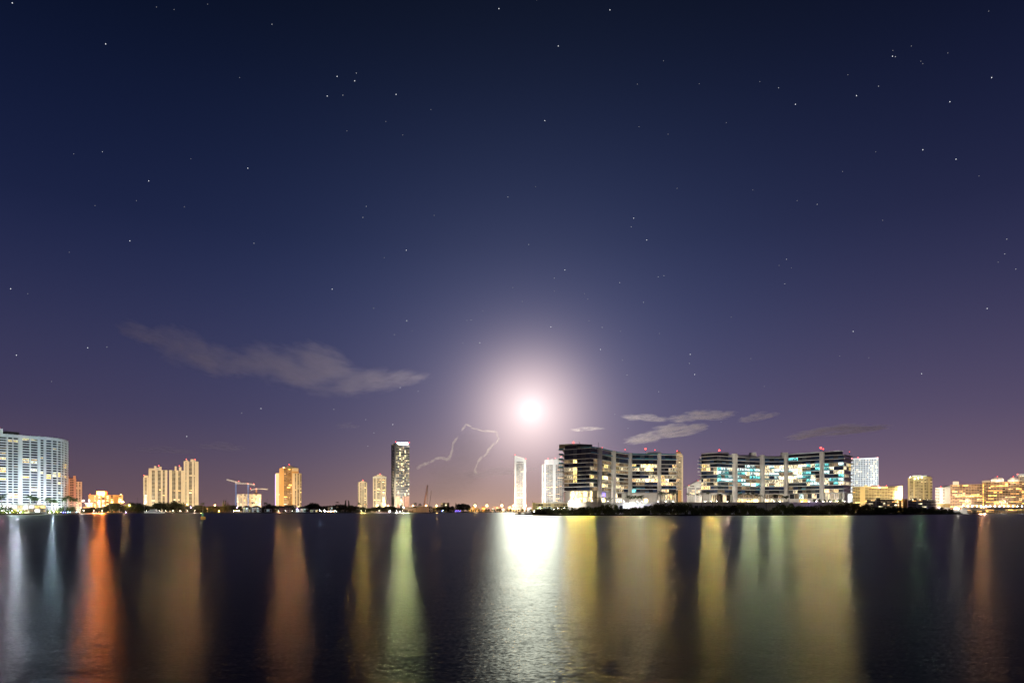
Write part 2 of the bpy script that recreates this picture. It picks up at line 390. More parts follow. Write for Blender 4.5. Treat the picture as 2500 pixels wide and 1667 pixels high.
def land(name, pts, far, z, mat):
    poly = [P(px, D) for px, D in pts] + [Vector(q) for q in far]
    o = MB().prism(poly, -1.0, z).build(name, mat); o['kind'] = 'structure'; return o
land('ground', [(-500, 560), (-120, 630), (0, 668), (110, 770), (190, 930), (260, 1150), (340, 1240), (600, 1290), (900, 1310), (1040, 1380), (1110, 1600), (1150, 1880), (1320, 1980), (1700, 1500), (2300, 1380), (2345, 1100), (2372, 1080), (2400, 1300), (2800, 1350)],
     [(30000, 3000), (30000, 40000), (-30000, 40000), (-30000, 9000), (-3000, 900)], 1.4, 'earth')
ISL = [(1300, 600), (1318, 575), (1345, 558), (1450, 549), (1650, 556), (1800, 566), (2000, 592), (2150, 650), (2290, 738), (2350, 800)]
land('island', ISL, [tuple(P(2350, 1000)), tuple(P(1300, 1000))], .9, 'earth')
def isl_D(px):
    for (a, da), (b, db) in zip(ISL, ISL[1:]):
        if a <= px <= b: return da + (db - da) * (px - a) / (b - a)
    return ISL[0][1] if px < ISL[0][0] else ISL[-1][1]

# ------------------------------------------------------------------ lamps
def spot(root, pos, target, col, power, deg, blend=.6, size=1.0):
    d = bpy.data.lights.new('flood', 'SPOT'); d.energy = power; d.color = col; d.spot_size = math.radians(deg); d.spot_blend = blend; d.shadow_soft_size = size
    o = bpy.data.objects.new('flood', d); COL.objects.link(o); o.parent = root; o.location = Vector(pos) - base(root)
    o.rotation_euler = (Vector(target) - Vector(pos)).to_track_quat('-Z', 'Y').to_euler(); return o
def floodlight(px, D, z, target, col, power, deg, label, mat='lamp_white', blend=.6):  # mast and spot added to brighten a facade
    x = X(px, D); r = thing('floodlight_mast', label, 'floodlight', (x, D, 1.4), 'floodlight masts behind the shore trees')
    MB().tube([(x, D, 1.4), (x, D, z - .4)], [.28, .16], 6).build('mast', 'dark_metal', r)
    aim = (Vector(target) - Vector((x, D, z))).normalized()
    hs = MB().box(x - .8, x + .8, D - .3, D + .3, z - .4, z + .3).build('housing', 'dark_metal', r)
    p = Vector((x, D, z)) + aim * .9
    sub(box('lens', r, mat, (x, D + .36, z), (1.2, .08, .5)), hs)
    spot(r, p, target, col, power, deg, blend)
    return r
def point(root, pos, col, power, size=.5):
    d = bpy.data.lights.new('bulb', 'POINT'); d.energy = power; d.color = col; d.shadow_soft_size = size
    o = bpy.data.objects.new('bulb', d); COL.objects.link(o); o.parent = root; o.location = Vector(pos) - base(root); return o
SOD, WHT, COOL, VIO = (1, .5, .16), (1, .92, .78), (.75, .85, 1), (.45, .3, 1)
def street_lamp(px, py, D, mat, col, power, label, group, r=.7, zb=1.4):
    x, z = X(px, D), Z(py, D); o = thing('street_lamp', label, 'street lamp', (x, D, zb), group)
    MB().tube([(x, D + .6, zb), (x, D + .6, z - .2), (x, D + .2, z + r * .9 + .15)], [.16, .10, .07], 6).build('post', 'dark_metal', o)
    ball('lamp_globe', o, mat, (x, D, z), r)
    if power: point(o, (x, D - r - .3, z), col, power, .4)
    return o

# ------------------------------------------------------------------ far towers
def facing(px, D, extra=0.):
    A = P(px, D); return A, math.atan2(-A.x, A.y) + extra
def pbox(root, name, mat, px0, px1, yt, yb, D, depth, extra=0., front=0.):
    A, ang = facing((px0 + px1) / 2, D, extra); a, b = line_hit(px0, A, ang), line_hit(px1, A, ang)
    u = Vector((math.cos(ang), math.sin(ang))); n = Vector((-u.y, u.x)); cc = A + u * (a + b) / 2 + n * (depth / 2 - front)
    z0, z1 = Z(yb, D), Z(yt, D)
    return box(name, root, mat, (cc.x, cc.y, (z0 + z1) / 2), (b - a, depth, z1 - z0), ang)
def block(root, D, pxs, kinds, ytop, fh, depth, m_wall, m_glass, p=.06, keys=('lit_warm', 'lit_white'), z0=1.4, extra=0., ref=None, **kw):
    A, ang = facing(ref or (pxs[0] + pxs[-1]) / 2, D, extra); u = Vector((math.cos(ang), math.sin(ang)))
    path = [A + u * line_hit(px, A, ang) for px in pxs]
    zt = Z(ytop, D); nf = max(2, round((zt - z0) / fh)); lv = [z0 + (zt - z0) * i / nf for i in range(nf + 1)]
    facade(root, path, list(kinds), z0, lv, depth, m_wall, m_glass, runs(RD, nf, len(kinds), p, keys), **kw)
    return path, lv
def root_at(name, label, cat, px, D, group=None, z=1.4): return thing(name, label, cat, (X(px, D), D, z), group)

# white riverside tower with rounded corner
A0 = P(0, 870); ANG = math.atan2(38, 28); U0 = Vector((math.cos(ANG), math.sin(ANG)))
def on_face(px): return A0 + U0 * line_hit(px, A0, ANG)
wt = thing('apartment_tower', 'tall white apartment tower with balconies and a rounded corner, cut by the frame edge', 'apartment tower', (*P(60, 890), 1.4))
xs = [-75, -12, 16.5, 19.5, 30.5, 32.5, 44.5, 54.5, 72.5, 75, 92, 98.5, 106.5, 112.5]
kd = list('swswswswswsws')
path = [on_face(p) for p in xs]
rad = 31.0; cen = path[-1] + Vector((-U0.y, U0.x)) * rad
turn = math.radians(58); acc = 0.
for da, k in ((12.6, 'w'), (2.0, 's'), (12.8, 'w'), (1.6, 's'), (13.2, 'w'), (1.6, 's'), (14.2, 'w')):
    acc += da; a = ANG - math.pi / 2 + math.radians(acc); path.append(cen + Vector((math.cos(a), math.sin(a))) * rad); kd.append(k)
a_end = ANG + turn; ue = Vector((math.cos(a_end), math.sin(a_end)))
for L, k in ((2.8, 's'), (17, 'w'), (3.2, 's')): path.append(path[-1] + ue * L); kd.append(k)
zt = 99.5; fl = 27; z_b = 10.2
lv = [z_b + (zt - z_b) * i / fl for i in range(fl + 1)]
wl = {}
for i, js, k in [(1, (20, 18, 14), 'lit_warm'), (1, (13, 10), 'lit_orange'), (3, (25, 4, 3), 'lit_warm'), (5, (25, 4, 3), 'lit_warm'), (5, (15,), 'lit_dim'), (7, (26, 18, 17), 'lit_warm'), (7, (11,), 'lit_orange'), (9, (26, 17, 14, 6), 'lit_white'), (9, (18,), 'lit_warm'), (11, (19, 13), 'lit_warm'),
                 (13, (12, 11), 'lit_gold'), (15, (13, 12), 'lit_white'), (17, (13, 12, 9), 'lit_gold'), (19, (12, 9), 'lit_warm'), (15, (17,), 'lit_dim'), (21, (12, 17, 16), 'lit_gold')]:
    for j in js: wl[(i, j)] = k
for i in range(26):
    k = (RD.randrange(len(kd)), RD.randrange(3, fl)); wl.setdefault(k, RD.choice(['lit_dim', 'lit_dim', 'lit_cream']))
facade(wt, path, kd, 1.4, lv, 26, 'white_stucco', ['glass_grey', 'glass_dark', 'glass_dark', 'glass_blue'], wl, slab_t=1.30, slab_out=.7, rec=1.0, top=3.6, gap=.86, wmax=300, back_dir=Vector((-U0.y, U0.x)), core_mat='grey_concrete')
# parapet band, penthouse and plant room on its roof
t = (path[-1] - path[0]).normalized(); nb = Vector((-U0.y, U0.x))
MB().prism(list(offset(path, .62)) + [path[-1] + nb * 20, path[0] + nb * 26], zt + .8, zt + 3.4).build('parapet', 'white_stucco', wt)
p0 = on_face(22) + nb * 9; box('plant_room', wt, 'dark_roof', (p0.x + 3, p0.y + 4, zt + 5.4), (15, 9, 4.0), ANG)
p0 = on_face(-6) + nb * 6; box('lift_tower', wt, 'white_stucco', (p0.x, p0.y, zt + 6.6), (12, 10, 6.6), ANG)
p1 = on_face(2) + nb * 6; ball('beacon', wt, 'beacon_red', (p1.x, p1.y, zt + 11.2), .7); MB().tube([(p1.x, p1.y, zt + 9), (p1.x, p1.y, zt + 10.8)], [.15, .1], 5).build('beacon_post', 'dark_metal', wt)

# garage podium and lit terrace at its foot
pd = thing('parking_garage', 'low white parking garage with brightly lit open decks under the white tower', 'garage', (*P(50, 745), 1.4))
GA = P(0, 715); GANG = math.atan2(40, 34); GU = Vector((math.cos(GANG), math.sin(GANG)))
gp = [GA + GU * line_hit(p, GA, GANG) for p in (-95, -60, -30, 0, 14, 28, 42, 56, 70, 84, 98, 112)]
facade(pd, gp, ['w'] * (len(gp) - 1), 1.4, [2.0, 6.2, 10.4], 40, 'white_stucco', ['lit_garage', 'lit_garage', 'lit_cream', 'lit_yellow'], {}, slab_t=1.5, slab_out=.6, rec=.8, top=.6, core_mat='grey_concrete')
for q in gp[1::1]: box('pier', pd, 'white_stucco', (q.x, q.y - .1, 6.2), (.7, 1.5, 9.6), GANG)

# rose-lit tower pair beyond it
r = root_at('apartment_tower', 'salmon pink slab tower with notched crown beside the white tower', 'apartment tower', 174, 1300)
block(r, 1300, [162, 170.5, 175, 180, 185.5], 'swws', 1170, 3.2, 24, 'pink_stucco', ['glass_brown', 'glass_dark'], .05, core_mat='pink_stucco', slab_t=1.5)
pbox(r, 'crown', 'pink_stucco', 162.6, 168, 1161, 1170, 1303, 12); pbox(r, 'crown', 'pink_stucco', 178.5, 185, 1161, 1170, 1303, 12); pbox(r, 'crown', 'red_tile', 168.3, 178.2, 1166, 1170, 1304, 10)
r = root_at('apartment_tower', 'lower cream slab tower stepping down from the salmon pink one', 'apartment tower', 193, 1320)
block(r, 1320, [186, 189, 193, 196.5, 200], 'wsws', 1177, 3.2, 22, 'cream_stucco', ['glass_brown', 'glass_dark'], .08, core_mat='cream_stucco', slab_t=1.3)

# orange hotel with the red rooftop sign
hz = root_at('hotel', 'orange floodlit hotel block with glowing red rooftop sign', 'hotel', 258, 1290)
block(hz, 1290, [215.5, 221, 229, 234, 239, 244.5, 249, 255, 260, 265.5, 270, 276, 289, 297, 300], 'sswswswswswsws', 1209, 3.0, 22, 'orange_stucco', ['lit_hotel', 'lit_hotel', 'lit_white', 'glass_brown'], .0, slab_t=1.1, core_mat='orange_stucco')
pbox(hz, 'sign_tower', 'orange_stucco', 237, 262, 1199, 1207.5, 1292, 14)
sb = pbox(hz, 'sign_board', 'neon_red', 236.5, 255.5, 1199.5, 1208, 1289, 1.2)
for i in range(9):
    a = 238.8 + i * 1.72; sub(pbox(hz, 'sign_letter', 'neon_white', a, a + 1.45, 1202.6 + .25 * (i % 2), 1205.8, 1287.8, .5), sb)
beacon(hz, 220, 1206, 1295, .5); beacon(hz, 295, 1206.5, 1295, .5, 'lamp_sodium')
r = root_at('pavilion', 'white tent-like entrance canopy glowing beside the hotel', 'pavilion', 217, 1230)
pbox(r, 'canopy', 'boat_white', 207, 227, 1227, 1229, 1230, 12); pbox(r, 'lit_front', 'lit_lobby', 209, 225, 1229.3, 1236, 1232, 6); pbox(r, 'base_wall', 'orange_stucco', 203, 236, 1236.4, 1240, 1231, 10)
r = root_at('boat_house', 'small waterside pavilion with teal lit glass', 'pavilion', 283, 1260)
pbox(r, 'roof', 'pale_concrete', 267, 296, 1239, 1240, 1260, 8)
for i in range(6): pbox(r, 'window', ['lit_gold', 'lit_green', 'lit_teal'][min(2, i // 2)], 269 + i * 4.3, 272.6 + i * 4.3, 1240.3, 1243.5, 1261, 5)
pbox(r, 'base_wall', 'pale_concrete', 268, 295, 1243.8, 1246, 1260.5, 7)

# cream twin complex
r = root_at('apartment_tower', 'cream condominium tower with low left wing and notched crown', 'apartment tower', 380, 1700, 'cream condominium pair')
block(r, 1703, [350, 353, 358.5, 362.5], 'sws', 1166, 3.3, 26, 'cream_stucco', ['glass_brown', 'glass_dark'], .05, core_mat='cream_stucco', slab_t=1.2)
pbox(r, 'wing_crown', 'cream_stucco', 351, 362, 1160, 1166.5, 1706, 18)
block(r, 1700, [363, 370.5, 374, 378, 385, 388.5, 392.5, 397, 402.5, 408.5], 'swwswwsws', 1148, 3.3, 28, 'cream_stucco', ['glass_brown', 'glass_dark', 'glass_grey'], .07, core_mat='cream_stucco', slab_t=1.0)
pbox(r, 'upper_wall', 'cream_stucco', 363, 384, 1143, 1148.5, 1702, 24); pbox(r, 'crown', 'cream_stucco', 376.5, 382, 1137, 1146, 1699, 14); pbox(r, 'crown', 'cream_stucco', 388, 394.5, 1139, 1147, 1699, 14); pbox(r, 'lift_room', 'pale_concrete', 382, 388, 1141, 1147, 1704, 10)
beacon(r, 387.5, 1136.5, 1702, 1.0); beacon(r, 351, 1159.5, 1702, .7)
r = root_at('apartment_tower', 'cream condominium tower stepping up to a tall right half', 'apartment tower', 450, 1720, 'cream condominium pair')
block(r, 1720, [413, 420, 424, 428.5, 435, 438.5, 442, 446, 448.5], 'swwswwss', 1149, 3.3, 28, 'cream_stucco', ['glass_brown', 'glass_dark', 'glass_grey'], .08, core_mat='cream_stucco', slab_t=1.0)
block(r, 1716, [448.8, 453, 455, 461.5, 465, 468.5, 473.5, 475.5, 480, 484.5], 'swswwswss', 1127, 3.3, 28, 'cream_stucco', ['glass_brown', 'glass_dark'], .06, core_mat='cream_stucco', slab_t=1.0)
pbox(r, 'crown', 'cream_stucco', 426.5, 431, 1138, 1148, 1718, 14); pbox(r, 'crown', 'cream_stucco', 437, 443, 1140, 1148, 1718, 14); pbox(r, 'crown', 'cream_stucco', 453, 459, 1123, 1127, 1717, 16); pbox(r, 'crown', 'cream_stucco', 465, 473, 1120.5, 1127, 1717, 16); pbox(r, 'crown', 'cream_stucco', 474.5, 477.5, 1122, 1127, 1717, 14)
beacon(r, 438, 1137, 1720, .9); beacon(r, 455, 1120.5, 1720, 1.0); beacon(r, 476.5, 1121, 1720, 1.0)

# unfinished block and its cranes
r = root_at('construction_building', 'unfinished concrete building with open floors under tower cranes', 'building', 606, 1760)
block(r, 1760, [578, 582, 587, 591, 595, 599, 604, 609, 613, 618, 623, 628, 633, 637], 'wswswswswswsw', 1207, 3.4, 34, 'cream_stucco', ['glass_brown', 'lit_dim', 'lit_cream', 'lit_dim', 'lit_orange'], .18, ('lit_white', 'lit_orange', 'lit_warm'), core_mat='brown_stucco', slab_t=1.2, slab_out=.9)
for px in (583, 588, 594, 601, 609, 617, 622, 626): pbox(r, 'rebar_column', 'red_tile', px, px + .8, 1203 - (px % 3), 1207, 1763, 1)
pbox(r, 'site_hut', 'dark_roof', 620, 629, 1202, 1206.5, 1766, 8)
def truss(mb, a, b, w, n):
    a, b = Vector(a), Vector(b); d = (b - a).normalized(); u = Vector((0, 1, 0)); q = d.cross(u).normalized()
    cs = [(u * i + q * j) * w / 2 for i, j in ((-1, -1), (1, -1), (1, 1), (-1, 1))]
    for k in cs: mb.bar(a + k, b + k, w * .20)
    for s in range(n):
        p, r2 = a + (b - a) * s / n, a + (b - a) * (s + 1) / n
        for k in range(4): mb.bar(p + cs[k], r2 + cs[(k + 1) % 4], w * .12)
    return mb
def tower_crane(mx, ybase, yslew, jib, cjib, D, label, mast_mat, lights):
    r = root_at('tower_crane', label, 'crane', mx, D, 'tower cranes over the unfinished building')
    truss(MB(), (X(mx, D), D, max(1.4, Z(ybase, D))), (X(mx, D), D, Z(yslew, D)), 2.4, 18).build('mast', mast_mat, r)
    pbox(r, 'cab', 'crane_white', mx - 1.6, mx + 1.6, yslew - 2, yslew + 1, D - 2, 4)
    truss(MB(), (X(mx, D), D, Z(yslew - 1, D)), (X(jib[0], D), D - 6, Z(jib[1], D)), 2.6, 16).build('jib', 'crane_white', r)
    truss(MB(), (X(mx, D), D, Z(yslew - 1, D)), (X(cjib[0], D), D + 3, Z(cjib[1], D)), 2.4, 6).build('counter_jib', 'crane_white', r)
    pbox(r, 'counterweight', 'grey_concrete', min(cjib[0], cjib[0] + 2), max(cjib[0], cjib[0] + 2), cjib[1], cjib[1] + 3, D + 3, 3)
    MB().bar((X(mx, D), D, Z(yslew - 5, D)), (X(jib[0] * .6 + mx * .4, D), D - 4, Z(jib[1] * .6 + yslew * .4, D)), .25).bar((X(mx, D), D, Z(yslew - 5, D)), (X(cjib[0], D), D + 3, Z(cjib[1], D)), .25).bar((X(mx, D), D, Z(yslew - 5, D)), (X(mx, D), D, Z(yslew - 1, D)), .5).build('tie_bar', 'dark_metal', r)
    for px, py in lights: ball('beacon', r, 'beacon_red', (X(px, D), D - 2, Z(py, D)), .8)
    return r
tower_crane(576, 1234, 1177, (556, 1170.5), (585, 1177), 1740, 'blue masted tower crane with raised pale jib, leftmost of three', 'crane_blue', [(583.5, 1174)])
tower_crane(606, 1238, 1181.5, (577, 1179.5), (620, 1183), 1735, 'blue masted tower crane with long level jib, tallest over the middle', 'crane_blue', [(605.5, 1180), (620.5, 1181)])
tower_crane(626, 1207, 1194, (656, 1194), (612, 1195), 1790, 'short tower crane with pink jib standing on the unfinished roof', 'crane_orange', [(612.5, 1192.5), (626, 1193)])

# golden tower with pyramid roof
r = root_at('apartment_tower', 'golden floodlit tower with pyramid roof and stepped shoulders', 'apartment tower', 705, 1800)
block(r, 1796, [673, 680.5, 683], 'sws', 1155, 3.2, 24, 'cream_stucco', 'glass_brown', .03, core_mat='orange_stucco', slab_t=1.3) if False else None
block(r, 1796, [673, 681, 683.5, 686.5, 690.5, 693], 'swsws', 1156, 3.2, 26, 'cream_stucco', ['glass_brown', 'lit_dim'], .04, core_mat='orange_stucco', slab_t=1.0)
block(r, 1802, [682, 693.3, 698, 701.5, 705, 708.5, 712, 729], 'swwwwws', 1144, 3.2, 30, 'orange_stucco', ['glass_brown', 'lit_dim', 'glass_dark'], .10, ('lit_warm', 'lit_gold', 'lit_white'), core_mat='orange_stucco', slab_t=1.0)
block(r, 1795, [714, 720, 723, 726, 730.5, 732.5, 736], 'swswsw', 1156, 3.2, 26, 'cream_stucco', ['glass_brown', 'lit_dim'], .08, core_mat='orange_stucco', slab_t=1.0)
pbox(r, 'upper_wall', 'orange_stucco', 683, 698, 1142, 1149, 1800, 16); pbox(r, 'upper_wall', 'cream_stucco', 713, 728, 1142.5, 1150, 1800, 16)
a, b = P(692, 1806), P(722, 1806); zz = Z(1142, 1806); ap = P(707, 1820)
MB().poly([(a.x, a.y, zz), (b.x, b.y, zz), (b.x, b.y + 30, zz), (a.x, a.y + 30, zz), (ap.x, ap.y, Z(1135, 1820))], [(0, 1, 4), (1, 2, 4), (2, 3, 4), (3, 0, 4), (3, 2, 1, 0)]).build('pyramid_roof', 'pale_concrete', r)
pbox(r, 'violet_light_strip', 'edge_violet', 671.6, 672.8, 1157, 1236, 1797, .6)
beacon(r, 706, 1133.5, 1818, 1.1); beacon(r, 692.5, 1141, 1801, .9, 'lamp_sodium')

# slim towers left of the dark glass tower
r = root_at('apartment_tower', 'slim white-gold tower with stepped crown, shorter of two', 'apartment tower', 885, 1980)
block(r, 1980, [874, 876, 879.5, 882.5, 885, 887.5, 890, 893, 896], 'wswswsws', 1178, 3.3, 22, 'cream_stucco', ['glass_brown', 'lit_dim', 'glass_dark'], .22, ('lit_warm', 'lit_white', 'lit_orange'), core_mat='orange_stucco', slab_t=1.1)
pbox(r, 'crown', 'cream_stucco', 878, 893, 1175.5, 1178.6, 1984, 14); pbox(r, 'crown', 'cream_stucco', 882, 889, 1173.5, 1175.8, 1985, 8); beacon(r, 886, 1172, 1985, 1.0)
r = root_at('apartment_tower', 'white-gold tower with stepped crown between two neighbours, taller of two', 'apartment tower', 926, 1970)
block(r, 1970, [910.5, 913, 917, 921, 924, 926.5, 929, 933.5, 937, 940.5, 943], 'swswwwswws', 1164, 3.3, 26, 'cream_stucco', ['glass_brown', 'lit_dim', 'glass_dark'], .12, ('lit_warm', 'lit_white', 'lit_yellow'), core_mat='cream_stucco', slab_t=1.1)
pbox(r, 'crown', 'cream_stucco', 914, 939, 1161.5, 1164.6, 1973, 18); pbox(r, 'crown', 'cream_stucco', 920, 933, 1158.5, 1161.8, 1975, 12); pbox(r, 'cornice', 'white_stucco', 910, 943.5, 1164.4, 1166.2, 1968.5, 26); beacon(r, 927.5, 1157, 1976, 1.1)

# dark glass skyscraper
r = root_at('skyscraper', 'tallest dark glass skyscraper with bluish crown lights and scattered lit floors', 'skyscraper', 980, 1850)
AX, ang = facing(983, 1850, .10); u = Vector((math.cos(ang), math.sin(ang)))
px_ = [966.5, 970.6, 974.7, 978.8, 983, 987.1, 991.2, 995.3, 999.5]
path = [AX + u * line_hit(p, AX, ang) for p in px_]; n_ = Vector((-u.y, u.x))
corner = path[0]; sp = [corner + n_ * 22 - u * 7.6, corner + n_ * 11 - u * 3.9, corner]
path = sp[:2] + path; kd = ['w', 's'] + ['w'] * 8
z0 = Z(1211, 1850); ztp = Z(1083, 1850); nf = 33; lv = [z0 + (ztp - z0) * i / nf for i in range(nf + 1)]
lm = {}; rs = random.Random(3)
for j in range(nf):
    for i in range(2, 10):
        pr = .50
        if i in (4, 5) and 18 <= j <= 26: pr = .9
        if i in (7, 8) and 18 <= j <= 25: pr = .7
        if i >= 8 and j < 17: pr = .62
        if i == 7 and j < 12: pr = .3
        if j in (12, 8, 31, 32): pr = .75
        if i < 7 and 9 < j < 12 or i < 7 and j < 6: pr = .08
        if rs.random() < pr: lm[(i, j)] = rs.choice(['lit_sky', 'lit_cream', 'lit_cream', 'lit_dim', 'lit_dim', 'lit_white'])
    if rs.random() < .2: lm[(0, j)] = 'lit_dim'
facade(r, path, kd, 1.4, lv, 34, 'pale_concrete', ['glass_grey', 'glass_slate', 'glass_slate', 'glass_dark'], lm, slab_t=1.0, slab_out=.25, rec=.3, gap=.80, m_slab='pale_concrete', core_mat='dark_core', back_dir=n_)
pbox(r, 'base_wall', 'pink_stucco', 966.8, 976, 1210.5, 1240, 1846, 20, .10); pbox(r, 'base_wall', 'pink_stucco', 983, 986.5, 1210.5, 1240, 1846, 20, .10); pbox(r, 'base_wall', 'pink_stucco', 988, 999.3, 1210.5, 1240, 1846, 20, .10)
for i in range(7): pbox(r, 'base_window', 'lit_orange' if i % 2 else 'glass_brown', 976.5, 982.6, 1213 + i * 3.2, 1215 + i * 3.2, 1847.5, 4, .10)
pbox(r, 'crown_wall', 'dark_core', 967, 999, 1079.5, 1083, 1852, 28, .10)
for i in range(6): pbox(r, 'crown_lamp', 'crown_light', 969.3 + i * 4.6, 972.6 + i * 4.6, 1080.3, 1085.6, 1848.4, .8, .10)
beacon(r, 966, 1078.5, 1850, 1.0); beacon(r, 999, 1080, 1850, 1.0)

# crawler crane by the far shore
r = root_at('crawler_crane', 'leaning orange lattice crane boom beside the dark glass skyscraper', 'crane', 1034, 1500)
truss(MB(), (X(1032.5, 1500), 1500, 2.5), (X(1044, 1500), 1500, Z(1184, 1500)), 2.3, 22).build('boom', 'crane_orange', r)
MB().bar((X(1044, 1500), 1500, Z(1184, 1500)), (X(1044, 1500), 1500, Z(1236, 1500)), .45).bar((X(1044, 1500), 1500, Z(1190, 1500)), (X(1041.5, 1500), 1500, Z(1236, 1500)), .5).build('hoist_line', 'pale_concrete', r)
truss(MB(), (X(1046, 1500), 1502, 3), (X(1053, 1500), 1502, Z(1198, 1500)), .9, 14).build('back_mast', 'dark_metal', r)
pbox(r, 'cab', 'crane_orange', 1031, 1038, 1240, 1246, 1501, 5); pbox(r, 'track', 'dark_metal', 1030, 1040, 1246.2, 1249, 1500, 7)

# white towers in the moon's glow
r = root_at('apartment_tower', 'slim white tower with slanted blade top under the moon', 'apartment tower', 1270, 2000)
block(r, 2000, [1256, 1260.5, 1263.5, 1267, 1271, 1275, 1278.5, 1281, 1284], 'swwwwwss', 1130, 3.3, 28, 'white_stucco', ['glass_brown', 'lit_dim', 'glass_grey'], .05, ('lit_white', 'lit_warm'), core_mat='white_stucco', slab_t=1.2)
def slant(root, name, mat, px0, px1, y0, y1, yb, D, depth):
    a, b = P(px0, D), P(px1, D); z = Z(yb, D)
    v = [(a.x, a.y, z), (b.x, b.y, z), (b.x, b.y, Z(y1, D)), (a.x, a.y, Z(y0, D))]; v += [(x, y + depth, zz) for x, y, zz in v]
    return MB().poly(v, [(0, 1, 2, 3), (7, 6, 5, 4), (0, 3, 7, 4), (1, 5, 6, 2), (3, 2, 6, 7), (0, 4, 5, 1)]).build(name, mat, root)
slant(r, 'blade_crown', 'white_stucco', 1256, 1280.5, 1111.5, 1118.5, 1129.5, 2001, 4); slant(r, 'blade_crown', 'white_stucco', 1281, 1284.2, 1121, 1122, 1130, 2003, 20)
pbox(r, 'roof_slot', 'dark_core', 1261, 1278, 1126.5, 1128, 1999.3, 2)
pbox(r, 'side_pier', 'white_stucco', 1256, 1259.5, 1129.8, 1240, 1998, 4); pbox(r, 'side_pier', 'white_stucco', 1279.5, 1281.2, 1129.8, 1240, 1998, 4)
beacon(r, 1257.5, 1110, 2003, .9); beacon(r, 1283.5, 1119.5, 2005, .9)
r = root_at('apartment_tower', 'white twin-bladed tower partly hidden by the glass condominium', 'apartment tower', 1350, 2000)
block(r, 2000, [1323, 1325, 1328.5, 1332.5, 1336, 1341, 1345, 1349.5, 1353, 1356.5, 1361, 1366, 1371.5, 1376], 'swswwwwwswwww', 1134, 3.4, 34, 'white_stucco', ['glass_brown', 'lit_dim', 'glass_grey'], .10, ('lit_white', 'lit_warm', 'lit_orange'), core_mat='white_stucco', slab_t=1.2)
slant(r, 'blade_crown', 'white_stucco', 1329.5, 1341, 1122.5, 1121.5, 1133.5, 1999, 5); slant(r, 'blade_crown', 'white_stucco', 1341.5, 1350, 1121.5, 1120, 1133.5, 2002, 5); slant(r, 'blade_crown', 'white_stucco', 1351, 1370, 1122, 1115.5, 1133.5, 1999, 5)
pbox(r, 'side_pier', 'white_stucco', 1329, 1332.5, 1133.8, 1240, 1998, 4); pbox(r, 'side_pier', 'white_stucco', 1350, 1353.5, 1133.8, 1240, 1998, 4)
for a, b in ((1338.5, 1119), (1356, 1118), (1370, 1114.5)): beacon(r, a, b, 2003, .9)

# towers between and beyond the two condominiums
r = root_at('apartment_tower', 'narrow gold-white tower with red domed top beyond the left condominium', 'apartment tower', 1658, 1900)
block(r, 1900, [1646, 1650.5, 1652, 1655, 1658, 1661, 1664, 1667.5], 'swwwwws', 1112, 3.4, 24, 'cream_stucco', ['lit_dim', 'glass_brown', 'lit_dim'], .12, ('lit_white', 'lit_warm'), core_mat='cream_stucco', slab_t=1.4)
pbox(r, 'crown', 'cream_stucco', 1648, 1665.5, 1107, 1112.5, 1903, 18); pbox(r, 'crown', 'orange_stucco', 1651, 1662, 1103.5, 1107.2, 1905, 10); ball('dome', r, 'red_tile', (X(1656.5, 1910), 1910, Z(1104, 1910)), (5.5, 5.5, 4)); beacon(r, 1653, 1100.5, 1905, 1.1)
pbox(r, 'base_pier', 'orange_stucco', 1655, 1663.5, 1196, 1240, 1898, 6); pbox(r, 'base_recess', 'dark_core', 1651.5, 1654.8, 1197, 1240, 1898.6, 5); pbox(r, 'base_recess', 'dark_core', 1663.7, 1666, 1197, 1240, 1898.6, 5)
r = root_at('apartment_tower', 'white tower with sloped roofline between the two condominiums', 'apartment tower', 1700, 1900)
block(r, 1900, [1677, 1680, 1684, 1688, 1692, 1696, 1700, 1704, 1708, 1714, 1722], 'swwwwswwww', 1190, 3.3, 28, 'white_stucco', ['glass_grey', 'lit_dim', 'glass_slate'], .08, ('lit_white', 'lit_warm'), core_mat='white_stucco', slab_t=1.4)
slant(r, 'sloped_roof', 'white_stucco', 1677, 1712, 1187.5, 1170, 1189.6, 1900.5, 26)
for i in range(3): pbox(r, 'roof_window', 'glass_brown', 1685.5 + i * 3.4, 1688 + i * 3.4, 1185.2, 1188, 1899.8, 1)
beacon(r, 1682, 1184.5, 1903, .8); beacon(r, 1704, 1173, 1903, .8)
r = root_at('office_tower', 'broad white floodlit slab tower with fine vertical ribs and red corner beacons', 'tower', 2112, 1800)
pxs = [2079, 2082, 2086, 2090, 2094.5] + [2097 + i * 3.9 for i in range(13)]
block(r, 1800, pxs, 'w' * (len(pxs) - 1), 1121, 4.9, 40, 'white_stucco', ['glass_slate', 'glass_grey', 'glass_slate', 'lit_cream'], .04, ('lit_cool', 'lit_white'), core_mat='white_stucco', slab_t=1.1, gap=.55, slab_out=.2, rec=.15)
for i, p in enumerate(pxs): pbox(r, 'rib', 'white_stucco', p - .55, p + .55, 1119.5, 1240, 1799.1, 1.6, 0)
pbox(r, 'parapet', 'white_stucco', 2078.5, 2144.5, 1117.3, 1120.3, 1798.4, 40)
for a, b in ((2079.5, 1118.5), (2095, 1116.5), (2142.5, 1116.5)): beacon(r, a, b, 1803, 1.2)
pbox(r, 'annex', 'white_stucco', 2070, 2079, 1151, 1240, 1802, 20)

